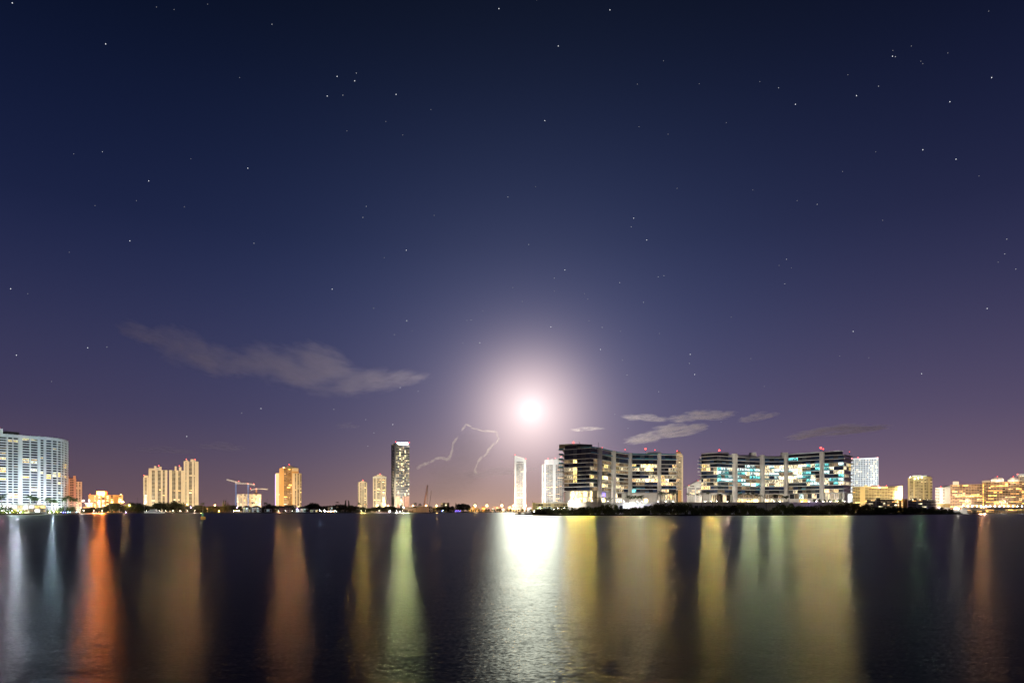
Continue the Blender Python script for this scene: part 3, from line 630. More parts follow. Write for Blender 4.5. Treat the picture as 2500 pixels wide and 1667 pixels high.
r = root_at('apartment_block', 'long yellow slab block in front of the ribbed white tower', 'apartment block', 2142, 1500)
pxs = [2082, 2088, 2094, 2100, 2107, 2112, 2121, 2128, 2134, 2140, 2147, 2153, 2160, 2167, 2173, 2180, 2186, 2192, 2196, 2203]
block(r, 1500, pxs, 'wwwsswwwwwwwwwwwwss', 1188, 3.3, 24, 'yellow_stucco', ['glass_brown', 'glass_brown', 'lit_dim', 'glass_grey'], .14, ('lit_warm', 'lit_white', 'lit_gold', 'lit_yellow'), core_mat='yellow_stucco', slab_t=1.5, slab_out=.25)
pbox(r, 'roof_hut', 'yellow_stucco', 2110, 2117, 1183.5, 1187.5, 1504, 10); pbox(r, 'roof_hut', 'red_tile', 2127, 2142, 1184.5, 1187.5, 1504, 10); pbox(r, 'side_light', 'lit_cream', 2194, 2196, 1189, 1228, 1498.8, .6)
beacon(r, 2145, 1185, 1503, .8); beacon(r, 2164, 1185.5, 1503, .8); beacon(r, 2147.5, 1189.5, 1497, .6, 'lamp_violet')
r = root_at('apartment_block', 'dark low-rise with warm windows in front of the yellow slab block', 'apartment block', 2153, 1350)
pxs = [2116, 2121, 2126, 2131, 2136, 2141, 2145, 2150, 2156, 2161, 2166, 2172, 2178, 2184, 2190]
block(r, 1350, pxs, 'wwwwswwwwwwwww', 1219, 3.2, 18, 'grey_concrete', ['glass_dark', 'glass_brown', 'lit_dim'], .35, ('lit_warm', 'lit_orange', 'lit_white'), core_mat='brown_stucco', slab_t=1.1)
pbox(r, 'stair_tower', 'dark_roof', 2139, 2149, 1215, 1220, 1352, 10)
r = root_at('apartment_block', 'small orange block glowing between two dark low-rises', 'apartment block', 2203, 1400)
block(r, 1400, [2191, 2195, 2200, 2205, 2210, 2215.5], 'wswss', 1219, 3.2, 16, 'orange_stucco', ['lit_warm', 'lit_orange'], .5, ('lit_warm', 'lit_gold'), core_mat='orange_stucco', slab_t=1.2)
r = root_at('apartment_block', 'grey low-rise with gridded front below the pale yellow tower', 'apartment block', 2250, 1360)
pxs = [2217, 2222, 2227, 2232, 2237, 2242, 2247, 2252, 2257, 2262, 2268, 2274, 2280, 2285]
block(r, 1360, pxs, 'wwwwswwwwwwww', 1220, 3.2, 18, 'pale_concrete', ['glass_grey', 'glass_dark', 'glass_brown'], .15, ('lit_cool', 'lit_orange', 'lit_white'), core_mat='brown_stucco', slab_t=1.1)
pbox(r, 'stair_tower', 'dark_roof', 2228, 2239, 1215.5, 1221, 1362, 10)
r = root_at('apartment_tower', 'pale yellow tower with rounded shoulders and lit green-white top', 'apartment tower', 2246, 1600)
pxs = [2216.5, 2221, 2225, 2229, 2234, 2238, 2243, 2248, 2253, 2257, 2261, 2266, 2271, 2276]
block(r, 1600, pxs, 'swwswwwwswwsw', 1167, 3.4, 30, 'yellow_stucco', ['glass_brown', 'lit_dim', 'lit_dim'], .10, ('lit_white', 'lit_cream', 'lit_green'), core_mat='yellow_stucco', slab_t=1.6, slab_out=.2)
pbox(r, 'crown', 'yellow_stucco', 2220, 2273, 1163, 1167.4, 1602, 26); pbox(r, 'crown', 'white_stucco', 2227, 2263, 1160.5, 1163.2, 1604, 20)
for px, py in ((2222, 1164.5), (2234, 1168), (2242, 1166), (2250, 1165.5), (2270, 1164.5)): ball('crown_lamp', r, 'lamp_green' if px > 2230 and px < 2260 else 'lamp_white', (X(px, 1598), 1598, Z(py, 1598)), .6)
r = root_at('apartment_block', 'white slab block with stepped roof beside the brown complex', 'apartment block', 2302, 1480)
block(r, 1480, [2284, 2289, 2294, 2297, 2302, 2306, 2310, 2320], 'wwsswss', 1191, 3.2, 24, 'white_stucco', ['glass_brown', 'lit_dim'], .12, ('lit_orange', 'lit_warm'), core_mat='pink_stucco', slab_t=1.4)
slant(r, 'stepped_roof', 'white_stucco', 2300, 2320, 1191, 1185, 1191.3, 1481, 22); beacon(r, 2297, 1188, 1484, .9); pbox(r, 'annex', 'yellow_stucco', 2288, 2321, 1229, 1238, 1470, 8)

r = root_at('apartment_block', 'long brown apartment complex with many warm windows behind the bridge', 'apartment block', 2410, 1400)
pxs = [2320, 2325, 2331, 2337, 2342, 2350, 2357, 2364, 2371, 2378, 2385, 2391, 2397]
block(r, 1400, pxs, 'wwwwwwwwwwww', 1183, 3.2, 28, 'brown_stucco', ['glass_brown', 'glass_dark', 'lit_dim', 'glass_grey'], .34, ('lit_warm', 'lit_orange', 'lit_gold'), core_mat='orange_stucco', slab_t=1.4)
pbox(r, 'roof_hut', 'pale_concrete', 2326, 2341, 1175, 1182.5, 1404, 12)
r = root_at('apartment_block', 'brown apartment block with two pale domes and an orange lit stair strip', 'apartment block', 2450, 1395)
pxs = [2398, 2402.5, 2407, 2413, 2419, 2426, 2433, 2440, 2447, 2454, 2461, 2467, 2474, 2481, 2488, 2495, 2503, 2512]
block(r, 1395, pxs, 'swwwwwwwwwwwwwwww', 1176, 3.2, 28, 'brown_stucco', ['glass_brown', 'glass_dark', 'lit_dim', 'glass_grey'], .36, ('lit_warm', 'lit_orange', 'lit_gold'), core_mat='orange_stucco', slab_t=1.4)
for i in range(14): pbox(r, 'stair_light', 'lit_gold', 2399.2, 2402, 1180 + i * 4.1, 1182.3 + i * 4.1, 1393.2, .6)
for px, w in ((2435, 13), (2474, 11)):
    pbox(r, 'dome_drum', 'white_stucco', px - w - 3, px + w + 3, 1170, 1176, 1400, 14)
    ball('dome', r, 'white_stucco', (X(px, 1406), 1406, Z(1171, 1406)), (w * .82, w * .82, 6.2)); beacon(r, px, 1163.5, 1406, .8); ball('dome_lamp', r, 'lamp_sodium', (X(px, 1390), 1390, Z(1174, 1390)), .3); point(r, (X(px, 1384), 1384, Z(1171, 1384)), (1, .72, .5), 2.2e4)  # roof lamp and bulb before each dome are added to brighten it
pbox(r, 'roof_hut', 'pale_concrete', 2397, 2417, 1172.5, 1176.5, 1401, 10)
r = root_at('apartment_tower', 'white-topped tower at the frame edge behind the brown domed block', 'apartment tower', 2500, 1550)
block(r, 1550, [2486, 2490, 2495, 2500, 2506, 2512, 2520], 'swwwws', 1160, 3.3, 26, 'cream_stucco', ['glass_grey', 'lit_dim'], .12, core_mat='cream_stucco', slab_t=1.4)
pbox(r, 'parapet', 'white_stucco', 2482, 2522, 1156, 1160.4, 1549, 28); beacon(r, 2484, 1157, 1551, .9)
# ------------------------------------------------------------------ the two glass condominiums on the island
def interp(tab, x):
    for (a, da), (b, db) in zip(tab, tab[1:]):
        if a <= x <= b: return da + (db - da) * (x - a) / (b - a)
    return tab[0][1] if x < tab[0][0] else tab[-1][1]
def rail(root, path, i, z, mat, out=1.05, h=1.05):
    a, b = path[i], path[i + 1]; d = b - a; u = d.normalized(); no = Vector((u.y, -u.x)); q = (a + b) / 2 + no * out
    return box('balcony_rail', root, mat, (q.x, q.y, z + h / 2 + .25), (d.length * .99, .08, h), math.atan2(u.y, u.x))
def lobby(root, path, i, z0, z1, mat, rec=1.2, split=1):
    a, b = path[i], path[i + 1]; d = b - a; u = d.normalized(); no = Vector((u.y, -u.x)); q = (a + b) / 2 - no * rec
    return box('lobby_window', root, mat, (q.x, q.y, (z0 + z1) / 2), (d.length * .9, .4, z1 - z0), math.atan2(u.y, u.x))

POD = 11.4
# left condominium
tabA = [(1377, 661), (1441, 640), (1463, 651), (1498, 690), (1515, 704), (1540, 717), (1600, 721), (1652, 725)]
pxA = [1377, 1388, 1399, 1408, 1419, 1430, 1441, 1450, 1459, 1468, 1476, 1484.5, 1493, 1502, 1513, 1523.5, 1534, 1542, 1553, 1563, 1574, 1584, 1595, 1605, 1614, 1624, 1633, 1642, 1651]
kA = ['w'] * 6 + ['w', 'w', 'c'] + ['w'] * 3 + ['c'] + ['w'] * 3 + ['c'] + ['w'] * 6 + ['c'] + ['w'] * 4
pathA = [P(p, interp(tabA, p)) for p in pxA]
cA = thing('condominium', 'curved dark glass condominium with pale slabs and teal balcony rails, left of two', 'condominium', (*P(1510, 690), POD), 'glass condominiums on the island')
lvA = [23.1 + 3.78 * i for i in range(9)] + [58.2, 63.2]
rc = random.Random(5); lmA = {}
for j in range(10):
    for i, k in enumerate(kA):
        if k != 'w': continue
        px = (pxA[i] + pxA[i + 1]) / 2; f = rc.random() if rc.random() < .55 or i == 0 else f
        if px < 1441:
            if 1398 < px < 1409 and j in (2, 3, 4, 5, 7): lmA[(i, j)] = 'lit_yellow'
            elif px < 1399 and j in (2, 3, 4, 5, 7): lmA[(i, j)] = 'lit_dim' if f < .75 else 'lit_cream'
            elif px > 1425 and j in (3, 4, 5, 6, 7) and px < 1435: lmA[(i, j)] = 'lit_dim'
            elif j < 2 and f < .12: lmA[(i, j)] = 'lit_dim'
        elif px < 1536:
            if j < 8 and f < .34: lmA[(i, j)] = rc.choice(['lit_cream', 'lit_white', 'lit_cream', 'lit_yellow', 'lit_dim'])
            elif j < 8 and f < .66: lmA[(i, j)] = 'lit_dim'
        else:
            if j in (3, 4, 6, 7) and f < .66: lmA[(i, j)] = rc.choice(['lit_white', 'lit_cream', 'lit_white', 'lit_yellow', 'lit_warm'])
            elif j == 5 and f < .5: lmA[(i, j)] = rc.choice(['lit_cream', 'lit_white', 'lit_dim'])
            elif px > 1612 and j in (0, 2) and f < .75: lmA[(i, j)] = rc.choice(['lit_warm', 'lit_cream'])
            elif j == 2 and f < .4: lmA[(i, j)] = 'lit_dim'
            elif j == 0 and px < 1556: lmA[(i, j)] = 'lit_teal'
facade(cA, pathA, kA, POD, lvA, 34, 'pale_concrete', ['glass_blue', 'glass_dark', 'glass_dark', 'glass_grey'], lmA, slab_t=.5, slab_out=1.2, rec=.4, top=1.4, core=False, gap=.97, rng=rc, back_dir=Vector((.10, 1)).normalized())
nbA = Vector((.10, 1)).normalized(); bkA = [pathA[-1] + nbA * 33, pathA[0] + nbA * 33]
MB().prism(list(offset(pathA, -.75)) + bkA, 22.6, 63).build('core_wall', 'dark_core', cA)
MB().prism(list(offset(pathA, -3.2)) + bkA, POD, 22.8).build('lobby_wall', 'pale_concrete', cA)
for i, k in enumerate(kA):
    px = (pxA[i] + pxA[i + 1]) / 2
    if k != 'w': continue
    if px > 1441:
        for j in (9, 10): rail(cA, pathA, i, lvA[j], 'teal_film' if j == 10 or rc.random() < .5 else 'blue_film')
    elif px > 1419: rail(cA, pathA, i, lvA[10], 'teal_film')
    if 1536 < px < 1560: rail(cA, pathA, i, lvA[7], 'teal_film'); rail(cA, pathA, i, lvA[1], 'teal_film')
    if px > 1536 and rc.random() < .35: rail(cA, pathA, i, lvA[rc.randrange(0, 3)], 'blue_film')
    # ground storey: lit lobby, pale wall and terraces
    if 1392 < px < 1452:
        lobby(cA, pathA, i, 17.6, 22.4, 'lit_lobby', 2.9); lobby(cA, pathA, i, POD + .2, 16.8, 'lit_lobby', 2.9)
        a, b = pathA[i], pathA[i + 1]; q = offset([a, b], -2.5)[0]; box('lobby_post', cA, 'pale_concrete', (q.x, q.y, 17), (.7, .7, 11.2), 0)
    elif px > 1612: lobby(cA, pathA, i, POD + 4.6, 22.3, 'lit_warm' if rc.random() < .7 else 'lit_cream', 2.9)
    elif px > 1500 and px < 1526: lobby(cA, pathA, i, 17.9, 21.9, 'lit_white' if px < 1515 else 'glass_brown', 2.9); lobby(cA, pathA, i, POD + .3, 16.3, 'lit_white', 2.9)
    elif px > 1570 and px < 1600: lobby(cA, pathA, i, POD + .3, 16.6, 'lit_lobby' if px < 1586 else 'pale_concrete', 2.9); lobby(cA, pathA, i, 18, 22, 'lit_cool' if px < 1578 else 'pale_concrete', 2.95)
    elif 1476 < px < 1486: lobby(cA, pathA, i, 18, 22, 'edge_violet', 2.9); lobby(cA, pathA, i, POD + .3, 16.3, 'lit_lobby', 2.9)
# end balconies with teal film sticking out left, overhanging roof slab, roof screens
for j, z in enumerate(lvA[4:]):
    q = P(1371, 664); box('end_balcony', cA, 'pale_concrete', (q.x, q.y, z), (6.0, 6, .4), 0)
    if j in (2, 3, 4, 5, 6): box('balcony_rail', cA, 'teal_film', (q.x - .6, q.y - 2.9, z + .8), (4.6, .1, 1.2), 0)
pp = [P(1365, 655), P(1385, 650), P(1408, 648), P(1446, 655), P(1446, 690), P(1380, 695), P(1365, 690)]
MB().prism(pp, 67.4, 67.9).build('roof_slab', 'pale_concrete', cA)
pp = [P(1379, 664), P(1408, 655), P(1410, 700), P(1380, 700)]; MB().prism(pp, 63.5, 67.3).build('penthouse', 'glass_dark', cA)
for a, b, d, z in ((1411, 1466, 668, 67.0), (1470, 1502, 712, 67.2), (1507, 1542, 735, 66.6), (1545, 1575, 735, 65.2), (1582, 1614, 738, 67.6), (1617, 1648, 742, 66.2)):
    q, e = P(a, d), P(b, d + (6 if a < 1480 else 1)); MB().prism([q, e, e + Vector((0, 9)), q + Vector((0, 9))], 63.4, z).build('roof_screen', 'pale_concrete', cA)
q = P(1422, 672); MB().bar((q.x, q.y, 66.5), (q.x - 3.5, q.y, 72), .35).build('davit_arm', 'dark_metal', cA); q = P(1461, 676); MB().bar((q.x, q.y, 66), (q.x, q.y, 72), .25).build('antenna', 'dark_metal', cA)
for px, py, D in ((1400, 1080, 672), (1576, 1095.5, 735), (1526, 1097, 740), (1599, 1098, 742), (1470, 1093, 705)):
    beacon(cA, px, py, D, .85 if px in (1400, 1576) else .4, 'beacon_red', 3.2)
# right condominium
tabB = [(1712, 716), (1752, 703), (1794, 718), (1861, 735), (1919, 733), (1965, 716), (2007, 702), (2060, 688), (2078, 712)]
pxB = [1712, 1717, 1725, 1733, 1742, 1752, 1761, 1770, 1779, 1788, 1799.5, 1810, 1820, 1831, 1844, 1855.5, 1866.5, 1878, 1890, 1902, 1914, 1924.5, 1936, 1947, 1958, 1968, 1979, 1990, 2001, 2012.5, 2024, 2035, 2047, 2060, 2067, 2073, 2078]
kB = ['w'] * 5 + ['w'] * 4 + ['c'] + ['w'] * 5 + ['c'] + ['w'] * 4 + ['c'] + ['w'] * 7 + ['c'] + ['w'] * 4 + ['w'] * 3
pxB = pxB[:len(kB) + 1]
pathB = [P(p, interp(tabB, p)) for p in pxB]
cB = thing('condominium', 'curved dark glass condominium with many white and teal lit floors, right of two', 'condominium', (*P(1900, 720), POD), 'glass condominiums on the island')
lvB = [22.4 + 3.84 * i for i in range(11)]
lmB = {}
band = {7: .62, 6: .5, 5: .52, 4: .52, 3: .8, 2: .45}
for j in range(10):
    for i, k in enumerate(kB):
        if k != 'w': continue
        px = (pxB[i] + pxB[i + 1]) / 2; f = rc.random() if rc.random() < .55 or i == 0 else f
        if px < 1752:
            if px < 1734 and j in (7, 6, 3, 2, 1) and f < .75: lmB[(i, j)] = rc.choice(['lit_yellow', 'lit_warm', 'lit_cream'])
            elif px > 1742 and j in (5, 6, 2, 3): lmB[(i, j)] = 'lit_cream'
        elif px > 2060:
            if f < .6 and 1 < j < 8: lmB[(i, j)] = rc.choice(['lit_yellow', 'lit_cream', 'lit_white'])
        elif j in band and f < band[j]:
            cool = px < 1862 or px > 1960
            lmB[(i, j)] = rc.choice(['lit_cool', 'lit_teal', 'lit_cool', 'lit_teal', 'lit_white'] if cool else ['lit_white', 'lit_cream', 'lit_cool', 'lit_white'])
        elif j == 0 and px > 1940 and f < .6: lmB[(i, j)] = rc.choice(['lit_white', 'lit_warm', 'lit_yellow'])
        elif j < 8 and f > .78: lmB[(i, j)] = 'lit_dim'
        elif j == 9 and 1925 < px < 1945: lmB[(i, j)] = 'lit_teal'
facade(cB, pathB, kB, POD, lvB, 34, 'pale_concrete', ['glass_blue', 'glass_dark', 'glass_blue', 'glass_grey'], lmB, slab_t=.5, slab_out=1.2, rec=.4, top=3.4, core=False, gap=.97, rng=rc, back_dir=Vector((.30, 1)).normalized())
nbB = Vector((.30, 1)).normalized(); bkB = [pathB[-1] + nbB * 28, pathB[0] + nbB * 30]
MB().prism(list(offset(pathB, -.75)) + bkB, 21.9, 60.6).build('core_wall', 'dark_core', cB)
MB().prism(list(offset(pathB, -3.2)) + bkB, POD, 22.1).build('lobby_wall', 'pale_concrete', cB)
for i, k in enumerate(kB):
    px = (pxB[i] + pxB[i + 1]) / 2
    if k != 'w': continue
    if 1752 < px < 2060:
        for j in range(10):
            if lmB.get((i, j)) in ('lit_teal', 'lit_cool') or (rc.random() < .16): rail(cB, pathB, i, lvB[j], 'teal_film' if j < 8 else 'blue_film')
    if 1735 < px < 1785: lobby(cB, pathB, i, POD + .2, 20.6, rc.choice(['lit_dim', 'glass_brown', 'lit_cream']), 2.9)
    elif 1800 < px < 1850: lobby(cB, pathB, i, POD + .2, 16.4, 'lit_lobby', 2.9); lobby(cB, pathB, i, 18, 21.6, 'lit_dim', 2.9)
    elif 1866 < px < 1912: lobby(cB, pathB, i, POD + .2, 16.6, 'lit_white', 2.9); lobby(cB, pathB, i, 17.6, 21.6, 'glass_brown' if rc.random() < .5 else 'lit_dim', 2.9)
    elif 1925 < px < 2001: lobby(cB, pathB, i, 17.0, 21.8, ['glass_dark', 'lit_dim', 'lit_cool', 'lit_cream', 'glass_dark', 'lit_cream', 'glass_blue'][i % 7], 2.9); (lobby(cB, pathB, i, POD + .2, 16.2, 'lit_gold', 2.9) if 1950 < px < 1972 else None)
    elif 2012 < px < 2060: lobby(cB, pathB, i, POD + .2, 21.6, 'lit_dim' if rc.random() < .6 else 'lit_cream', 2.9)
for j, z in enumerate(lvB[3:10]):
    q = P(1708.5, 718); box('end_balcony', cB, 'pale_concrete', (q.x, q.y, z), (4, 5, .4), 0)
    if j > 3: box('balcony_rail', cB, 'blue_film', (q.x, q.y - 2.4, z + .8), (3.6, .1, 1.2), 0)
for a, b, d, z in ((1728, 1790, 722, 63.5), (1800, 1830, 738, 64.6), (1836, 1858, 742, 63.2), (1868, 1915, 744, 63.8)):
    q, e = P(a, d), P(b, d + 1); MB().prism([q, e, e + Vector((0, 10)), q + Vector((0, 10))], 61, z).build('roof_screen', 'pale_concrete', cB)
rp = [pathB[i] + nbB * 3 for i in range(20, len(pathB) - 3)]; MB().prism(list(rp) + [rp[-1] + nbB * 22, rp[0] + nbB * 22], 64.6, 65.2).build('roof_slab', 'white_stucco', cB)
MB().prism([q + nbB * 3 for q in rp] + [rp[-1] + nbB * 20, rp[0] + nbB * 20], 61.0, 64.5).build('penthouse', 'glass_dark', cB)
rp = [pathB[i] + nbB * 2 for i in range(0, 9)]; MB().prism(list(rp) + [rp[-1] + nbB * 20, rp[0] + nbB * 20], 64.0, 64.5).build('roof_slab', 'pale_concrete', cB)
MB().prism([q + nbB * 2 for q in rp] + [rp[-1] + nbB * 18, rp[0] + nbB * 18], 61.0, 63.9).build('penthouse', 'glass_dark', cB)
for a in (1776, 1844, 1922): q = P(a, 728); box('lift_tower', cB, 'pale_concrete', (q.x, q.y + 8, 64.0), (6, 6, 6), 0)
for px, py, D, r_ in ((1756, 1099, 726, .9), (2004, 1093, 716, 1.0), (2010, 1096, 718, .6), (2074, 1103, 716, .3)): beacon(cB, px, py, D, r_, 'beacon_red', 4)
# podium
po = thing('podium', 'long pale concrete podium wall under both glass condominiums', 'podium', (*P(1720, 640), .9))
PODL = pts = [(1386, 640), (1430, 622), (1459, 616), (1459.5, 640), (1500, 648), (1560, 655), (1660, 655), (1720, 652), (1865, 640), (1900, 646), (1945, 655), (2000, 650), (2070, 648), (2082, 668)]
MB().prism([P(a, b) for a, b in pts] + [P(2082, 900), P(1386, 900)], .9, POD).build('podium_wall', 'pale_concrete', po)
ed = [P(a, b) for a, b in pts]; MB().prism(list(offset(ed, .3)) + list(reversed(offset(ed, -.3))), POD - .004, POD + .9).build('parapet', 'pale_concrete', po)
for px in (1504, 1516, 1576, 1700, 1730): q = P(px, interp(pts, px)); box('podium_recess', po, 'dark_core', (q.x, q.y - .1, 7.4), (3.2, .5, 3.0), 0)
for px, D in ((1712, 652), (1738, 650), (1869, 640)): q = P(px, D); box('utility_post', po, 'dark_metal', (q.x, q.y - 1.5, 9.5), (.4, .4, 8), 0)
# cream low building with the green-lit yard left of the condominium
r = root_at('apartment_block', 'low cream garage building with lit openings behind the mangroves', 'garage', 1345, 860)
pxs = [1300, 1308, 1314, 1320, 1326, 1332, 1338, 1345, 1352, 1359, 1366, 1373, 1380, 1388]
block(r, 860, pxs, 'swwwswwswwwww', 1229, 3.1, 20, 'yellow_stucco', ['glass_brown', 'lit_dim', 'glass_grey'], .3, ('lit_green', 'lit_warm', 'lit_cream'), core_mat='yellow_stucco', slab_t=1.2)
pbox(r, 'roof_deck', 'pale_concrete', 1344, 1386, 1224.5, 1228.6, 858, 22)
for i in range(5): pbox(r, 'yard_light_panel', 'lit_green' if i < 2 else 'lit_cool', 1311 + i * 8, 1316 + i * 8, 1238, 1242.5, 855, 1)

# ------------------------------------------------------------------ bridge on the right
br = thing('bridge', 'low road bridge with lit lamps along its deck and clustered piles', 'bridge', (*P(2430, 900), 0))
def brD(px): return 880 + (px - 2347) * .25
bpx = [2347 + 12 * i for i in range(0, 16)]
zt = 7.4
MB().prism([P(p, brD(p)) for p in bpx] + [P(p, brD(p) + 12) for p in reversed(bpx)], zt - 1.6, zt).build('deck', 'pale_concrete', br)
for off in (0, 11.5):
    MB().prism([P(p, brD(p) + off) for p in bpx] + [P(p, brD(p) + off + .4) for p in reversed(bpx)], zt + .004, zt + 1.0).build('parapet', 'pale_concrete', br)
for px in (2387, 2444, 2500):
    q = P(px, brD(px) + 5); box('pile_cap', br, 'grey_concrete', (q.x, q.y, 4.9), (13.5, 9, 1.2))
    for i in range(6):
        for y in (-3, 3): MB().tube([(q.x - 5.4 + i * 2.15, q.y + y, -1), (q.x - 5.4 + i * 2.15, q.y + y, 4.4)], [.45, .45], 6).build('pile', 'grey_concrete', br)
q = P(2350, brD(2350)); MB().box(q.x - 3, q.x + 6, q.y - .5, q.y + 14, -1, zt - 1.6).build('abutment', 'grey_concrete', br)
for i in range(15):
    px = 2352 + i * 11; D = brD(px) + (1 if i % 2 else 11); q = P(px, D)
    o = thing('bridge_lamp', 'white globe lamp on the bridge deck', 'street lamp', (q.x, q.y, zt), 'lamps along the bridge deck')
    MB().tube([(q.x, q.y, zt), (q.x, q.y, zt + 2.6)], [.10, .07], 5).build('post', 'dark_metal', o); ball('lamp_globe', o, 'lamp_cool' if i % 3 else 'lamp_white', (q.x, q.y, zt + 2.9), .42)
    if i % 4 == 1: point(o, (q.x, q.y, zt + 4.0), COOL, 2500)

# ------------------------------------------------------------------ houses along the far shore
def house(px0, px1, yw, yb, D, label, wins, wall='house_wall', roof='dark_roof', hip=3.0, storeys=2, depth=12):
    r = root_at('house', label, 'house', (px0 + px1) / 2, D, 'waterfront houses on the far shore')
    A, ang = facing((px0 + px1) / 2, D); u = Vector((math.cos(ang), math.sin(ang))); n = Vector((-u.y, u.x))
    a, b = A + u * line_hit(px0, A, ang), A + u * line_hit(px1, A, ang); z0, z1 = 1.4, Z(yw, D)
    MB().prism([a, b, b + n * depth, a + n * depth], z0, z1).build('wall', wall, r)
    e = 1.0; c4 = [a - u * e - n * e, b + u * e - n * e, b + u * e + n * (depth + e), a - u * e + n * (depth + e)]; L = (b - a).length; k = min(depth / 2, L * .45)
    rd = [a + u * k + n * depth / 2, b - u * k + n * depth / 2]
    v = [(p.x, p.y, z1 + .05) for p in c4] + [(p.x, p.y, z1 + .05 + hip) for p in rd]
    MB().poly(v, [(0, 1, 5, 4), (1, 2, 5), (2, 3, 4, 5), (3, 0, 4), (3, 2, 1, 0)]).build('roof', roof, r)
    nw = len(wins)
    h = (z1 - z0) / storeys
    for s in range(storeys):
        for i, mk in enumerate(wins):
            q = a + u * L * (i + .5) / nw - n * .05
            m2 = mk if (s == 0 or mk.startswith('glass')) else RD.choice([mk, 'glass_dark', mk])
            w = box('window', r, m2, (q.x, q.y, z0 + h * (s + .52)), (L / nw * .55, .3, h * .55), ang)
    dq = a + u * L * .5 - n * .2; box('door', r, 'dark_metal', (dq.x, dq.y, z0 + 1.1), (1.1, .2, 2.2), ang)
    return r
house(478, 488, 1236, 1250, 1330, 'small brick house with white porch frame beside the cream towers', ['glass_dark', 'lit_dim'], 'brown_stucco')
house(489, 508, 1239, 1250, 1325, 'low brick house with a bright porch lamp', ['glass_dark', 'lit_dim', 'glass_dark', 'lit_warm'], 'brown_stucco')
house(593, 612, 1238, 1250, 1310, 'two-storey pale house with hipped roof and green-lit windows', ['lit_green', 'lit_cool', 'lit_green'], 'house_wall')
house(614, 638, 1238, 1250, 1312, 'two-storey pale house with bright cool windows joined to a wing', ['lit_cool', 'lit_white', 'lit_cool', 'glass_dark'], 'house_wall')
house(645, 664, 1242, 1250, 1312, 'low grey house half hidden by trees', ['glass_dark', 'lit_cool', 'glass_dark'], 'house_wall', storeys=1)
house(681, 711, 1239, 1250, 1318, 'long two-storey house below the golden tower', ['glass_dark', 'lit_dim', 'glass_dark', 'lit_cream', 'glass_dark', 'lit_dim'], 'brown_stucco')
house(722, 752, 1241, 1250, 1318, 'white house with violet-lit corner and dark roof', ['lit_cool', 'glass_dark', 'lit_white', 'lit_cool', 'glass_dark'], 'white_stucco', storeys=2)
house(757, 777, 1244, 1250, 1318, 'low white boat house lit yellow-green', ['lit_green', 'glass_dark', 'lit_yellow'], 'white_stucco', storeys=1, hip=1.5)
house(800, 812, 1237, 1250, 1330, 'pale two-storey house behind lamp-lit patio', ['lit_dim', 'glass_dark', 'lit_cool'], 'house_wall')
house(816, 826, 1235, 1250, 1335, 'taller pale house with flat dark windows', ['glass_dark', 'lit_dim'], 'house_wall')
house(1046, 1056, 1236, 1250, 1420, 'small white frame building by the leaning crane', ['glass_dark', 'lit_dim'], 'white_stucco', hip=.8)
r = root_at('warehouse', 'long blank grey warehouse wall below the dark skyscraper', 'warehouse', 1000, 1380)
pbox(r, 'wall', 'pale_concrete', 985, 1016, 1239, 1250, 1380, 20); pbox(r, 'wall', 'pale_concrete', 1016.3, 1047, 1235, 1250, 1384, 20); pbox(r, 'roof', 'dark_roof', 984, 1017, 1237.8, 1238.9, 1378, 24)
r = root_at('apartment_block', 'small orange lit block beyond the pines near the far channel', 'apartment block', 1088, 1900)
block(r, 1900, [1076, 1081, 1086.5, 1091, 1097], 'wsws', 1228, 3.3, 16, 'yellow_stucco', ['lit_dim', 'lit_warm'], .3, core_mat='orange_stucco')
# little lit sheds and shops far down the channel
for k, (px, w, yt, mk, wall) in enumerate([(1147, 5, 1238, 'lit_gold', 'orange_stucco'), (1156, 6, 1236, 'lit_orange', 'orange_stucco'), (1166, 5, 1240, 'lit_warm', 'yellow_stucco'), (1180, 7, 1237, 'lit_gold', 'orange_stucco'), (1204, 6, 1239, 'lit_cool', 'white_stucco'), (1214, 6, 1238, 'lit_white', 'cream_stucco'),
                                           (1228, 7, 1239, 'lit_white', 'pink_stucco'), (1240, 6, 1241, 'lit_orange', 'pink_stucco'), (1253, 8, 1238, 'lit_lobby', 'cream_stucco'), (1266, 7, 1240, 'lit_white', 'white_stucco'), (1292, 9, 1238, 'lit_cool', 'white_stucco'), (1281, 6, 1241, 'lit_white', 'white_stucco')]):
    r = root_at('waterfront_shop', 'small brightly lit waterfront building down the far channel', 'shop', px, 1990, 'lit buildings down the far channel')
    pbox(r, 'wall', wall, px - w / 2, px + w / 2, yt, 1249, 1992, 10); pbox(r, 'roof', 'dark_roof', px - w / 2 - .5, px + w / 2 + .5, yt - 1, yt - .1, 1991, 12)
    for i in range(3): pbox(r, 'window', mk, px - w / 2 + w * (i + .15) / 3, px - w / 2 + w * (i + .85) / 3, yt + 2, 1247.5, 1991.4, .4)

